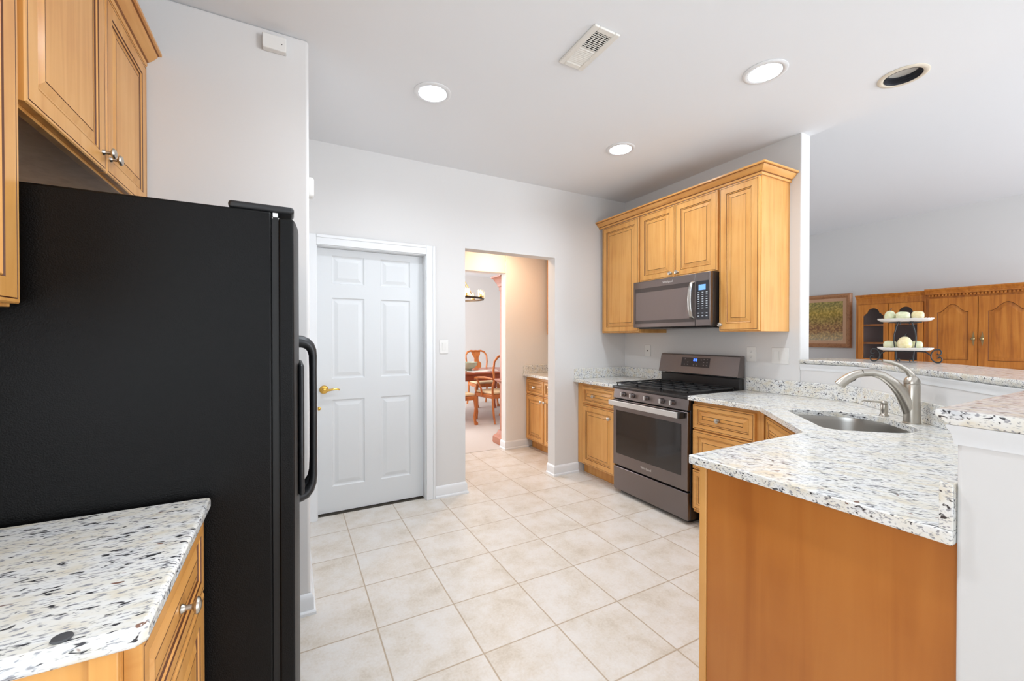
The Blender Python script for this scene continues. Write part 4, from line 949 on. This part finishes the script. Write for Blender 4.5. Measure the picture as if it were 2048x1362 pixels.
def chair(arm):
    c = thing('dining_chair', (0, 0, 0), '', 'chair')
    W = .27 if arm else .245
    b = MB(); b.prism([(-W, .25), (W, .25), (W * .84, -.22), (-W * .84, -.22)][::-1], .375, .435); b.build('seat_frame', CHERRY, c, bevel=.01)
    b = MB(); b.prism([(-W + .02, .235), (W - .02, .235), (W * .80, -.20), (-W * .80, -.20)][::-1], .4355, .475); b.build('seat_cushion', UPHOL, c, bevel=.018, segs=3)
    for s in (-1, 1):
        b = MB(); b.tube([(s * (W - .03), .225, .43), (s * (W - .015), .245, .36), (s * (W - .02), .25, .25), (s * (W - .04), .235, .12), (s * (W - .035), .245, .05), (s * (W - .03), .26, .022), (s * (W - .03), .262, .002)], [.034, .036, .025, .018, .020, .032, .03], 12); b.build('front_leg', CHERRY, c, angle=60)
        b = MB(); b.tube([(s * W * .80, -.21, .43), (s * W * .80, -.215, .30), (s * W * .80, -.24, .12), (s * W * .82, -.285, .002)], [.022, .021, .019, .017], 4); b.build('rear_leg', CHERRY, c)
    b = MB()
    for s in (-1, 1):
        b.tube([(s * W * .80, -.21, .40), (s * W * .86, -.225, .55), (s * W * .76, -.235, .66), (s * W * .90, -.27, .82), (s * W * .92, -.305, .95), (s * W * .74, -.325, 1.02), (s * W * .42, -.33, 1.045), (s * .05, -.332, 1.035), (0, -.332, 1.04)], [.018, .017, .017, .017, .017, .018, .020, .022, .022], 10)
    b.build('back_frame', CHERRY, c, angle=60)
    b = MB(); prof = [(.075, .44), (.055, .50), (.045, .58), (.060, .66), (.085, .74), (.090, .80), (.050, .84), (.045, .90), (.085, .97), (.10, 1.03)]
    yb = lambda z: -.212 - max(0, z - .44) ** 1.5 * .27
    pl = [(-x, yb(z), z) for x, z in prof] + [(x, yb(z), z) for x, z in prof[::-1]]
    b.loops([[(p[0], p[1] - .007, p[2]) for p in pl], [(p[0], p[1] + .007, p[2]) for p in pl]], [0], 0); b.add([(p[0], p[1] - .007, p[2]) for p in pl], [tuple(range(len(pl)))[::-1]]); b.build('splat', CHERRY, c)
    if arm:
        for s in (-1, 1):
            b = MB(); b.tube([(s * W * .87, -.24, .68), (s * (W + .02), -.10, .70), (s * (W + .045), .04, .69), (s * (W + .05), .14, .675), (s * (W + .035), .175, .655)], [.016, .017, .018, .020, .018], 10)
            b.tube([(s * (W + .045), .10, .675), (s * (W + .03), .07, .60), (s * (W - .005), .05, .50), (s * (W - .004), .03, .41)], [.015, .014, .015, .016], 10); b.build('armrest', CHERRY, c, angle=60)
    return c
a = chair(True); a.location = (2.90, 5.93, .004); a.rotation_euler = (0, 0, R(7)); a['label'] = 'wooden dining armchair with cream seat at the near side of the dining table'; a['group'] = 'dining chairs'
s = chair(False); s.location = (3.28, 7.36, .004); s.rotation_euler = (0, 0, R(180)); s['label'] = 'dining chair with urn splat facing the camera beyond the dining table'; s['group'] = 'dining chairs'
dup(s, (2.17, 5.92, .004), R(-82), 'dining chair turned sideways at the left, cut off by the passage edge', 'dining chairs')
c = thing('bowl', (2.62, 6.50, TZ), 'sage green footed bowl on the dining table', 'bowl')
b = MB(); b.lathe([(.07, .0005), (.075, .012), (.06, .02), (.12, .05), (.165, .10), (.172, .145), (.166, .145), (.158, .10), (.11, .056), (0, .03)], (2.62, 6.50, TZ), (0, 0, 1), 32); b.build('bowl_body', GREENB, c, angle=60)
for i, (x, y, r_, lb) in enumerate(((2.74, 6.30, 12, 'white paper sheet on the dining table beside the green bowl'), (2.98, 6.45, -20, 'white paper sheet on the dining table in front of the far chair'))):
    b = MB(); b.M = Matrix.Translation((x, y, TZ + .0005)) @ Matrix.Rotation(R(r_), 4, 'Z'); b.box(-.16, -.11, 0, .16, .11, .004)
    tag(b.build('paper_sheet', PAPER, origin=(x, y, TZ)), lb, 'paper', 'papers on the dining table')
CX, CY, CZ = 2.56, 6.62, 1.955
c = thing('chandelier', (CX, CY, CZ), 'ring chandelier with candle lamps hanging over the dining table', 'chandelier')
b = MB(); n = 48
b.loops([[(CX + r_ * math.cos(2 * math.pi * i / n), CY + r_ * math.sin(2 * math.pi * i / n), CZ + z) for i in range(n)] for r_, z in ((.37, 0), (.385, 0), (.385, .03), (.37, .03), (.37, 0))], [0] * 4); b.build('ring', BRONZE, c)
b = MB()
for k in range(3):
    t = 2 * math.pi * k / 3 + .5; b.tube([(CX + .375 * math.cos(t), CY + .375 * math.sin(t), CZ + .02), (CX, CY, CZ + .42)], .006, 8)
b.tube([(CX, CY, CZ + .40), (CX, CY, HC - .03)], .008, 8); b.lathe([(.06, -.03), (.065, -.005), (.065, -.0005)], (CX, CY, HC), (0, 0, 1), 20); b.build('hanger', BRASS, c)
for k in range(8):
    t = 2 * math.pi * k / 8 - .14; x, y = CX + .378 * math.cos(t), CY + .378 * math.sin(t)
    b = MB(); b.lathe([(.022, .03), (.035, .034), (.035, .038), (.012, .042), (.012, .085)], (x, y, CZ), (0, 0, 1), 14); cd = b.build('candle_cup', BRASS, c)
    b = MB(); b.lathe([(.006, .086), (.016, .10), (.017, .118), (.008, .145), (0, .155)], (x, y, CZ), (0, 0, 1), 12); b.build('bulb', BULB, cd, angle=60)
    b = MB(); b.lathe([(.038, .039), (.045, .06), (.046, .15), (.044, .15), (.043, .06), (.036, .041)], (x, y, CZ), (0, 0, 1), 18); b.build('glass_shade', SHADE, cd, angle=60)
d = bpy.data.lights.new('chandelier_light', 'POINT'); d.energy = 22; d.color = (1, .82, .6); d.shadow_soft_size = .3
o = bpy.data.objects.new('chandelier_light', d); COL.objects.link(o); o.parent = c; o.location = (0, 0, .1)
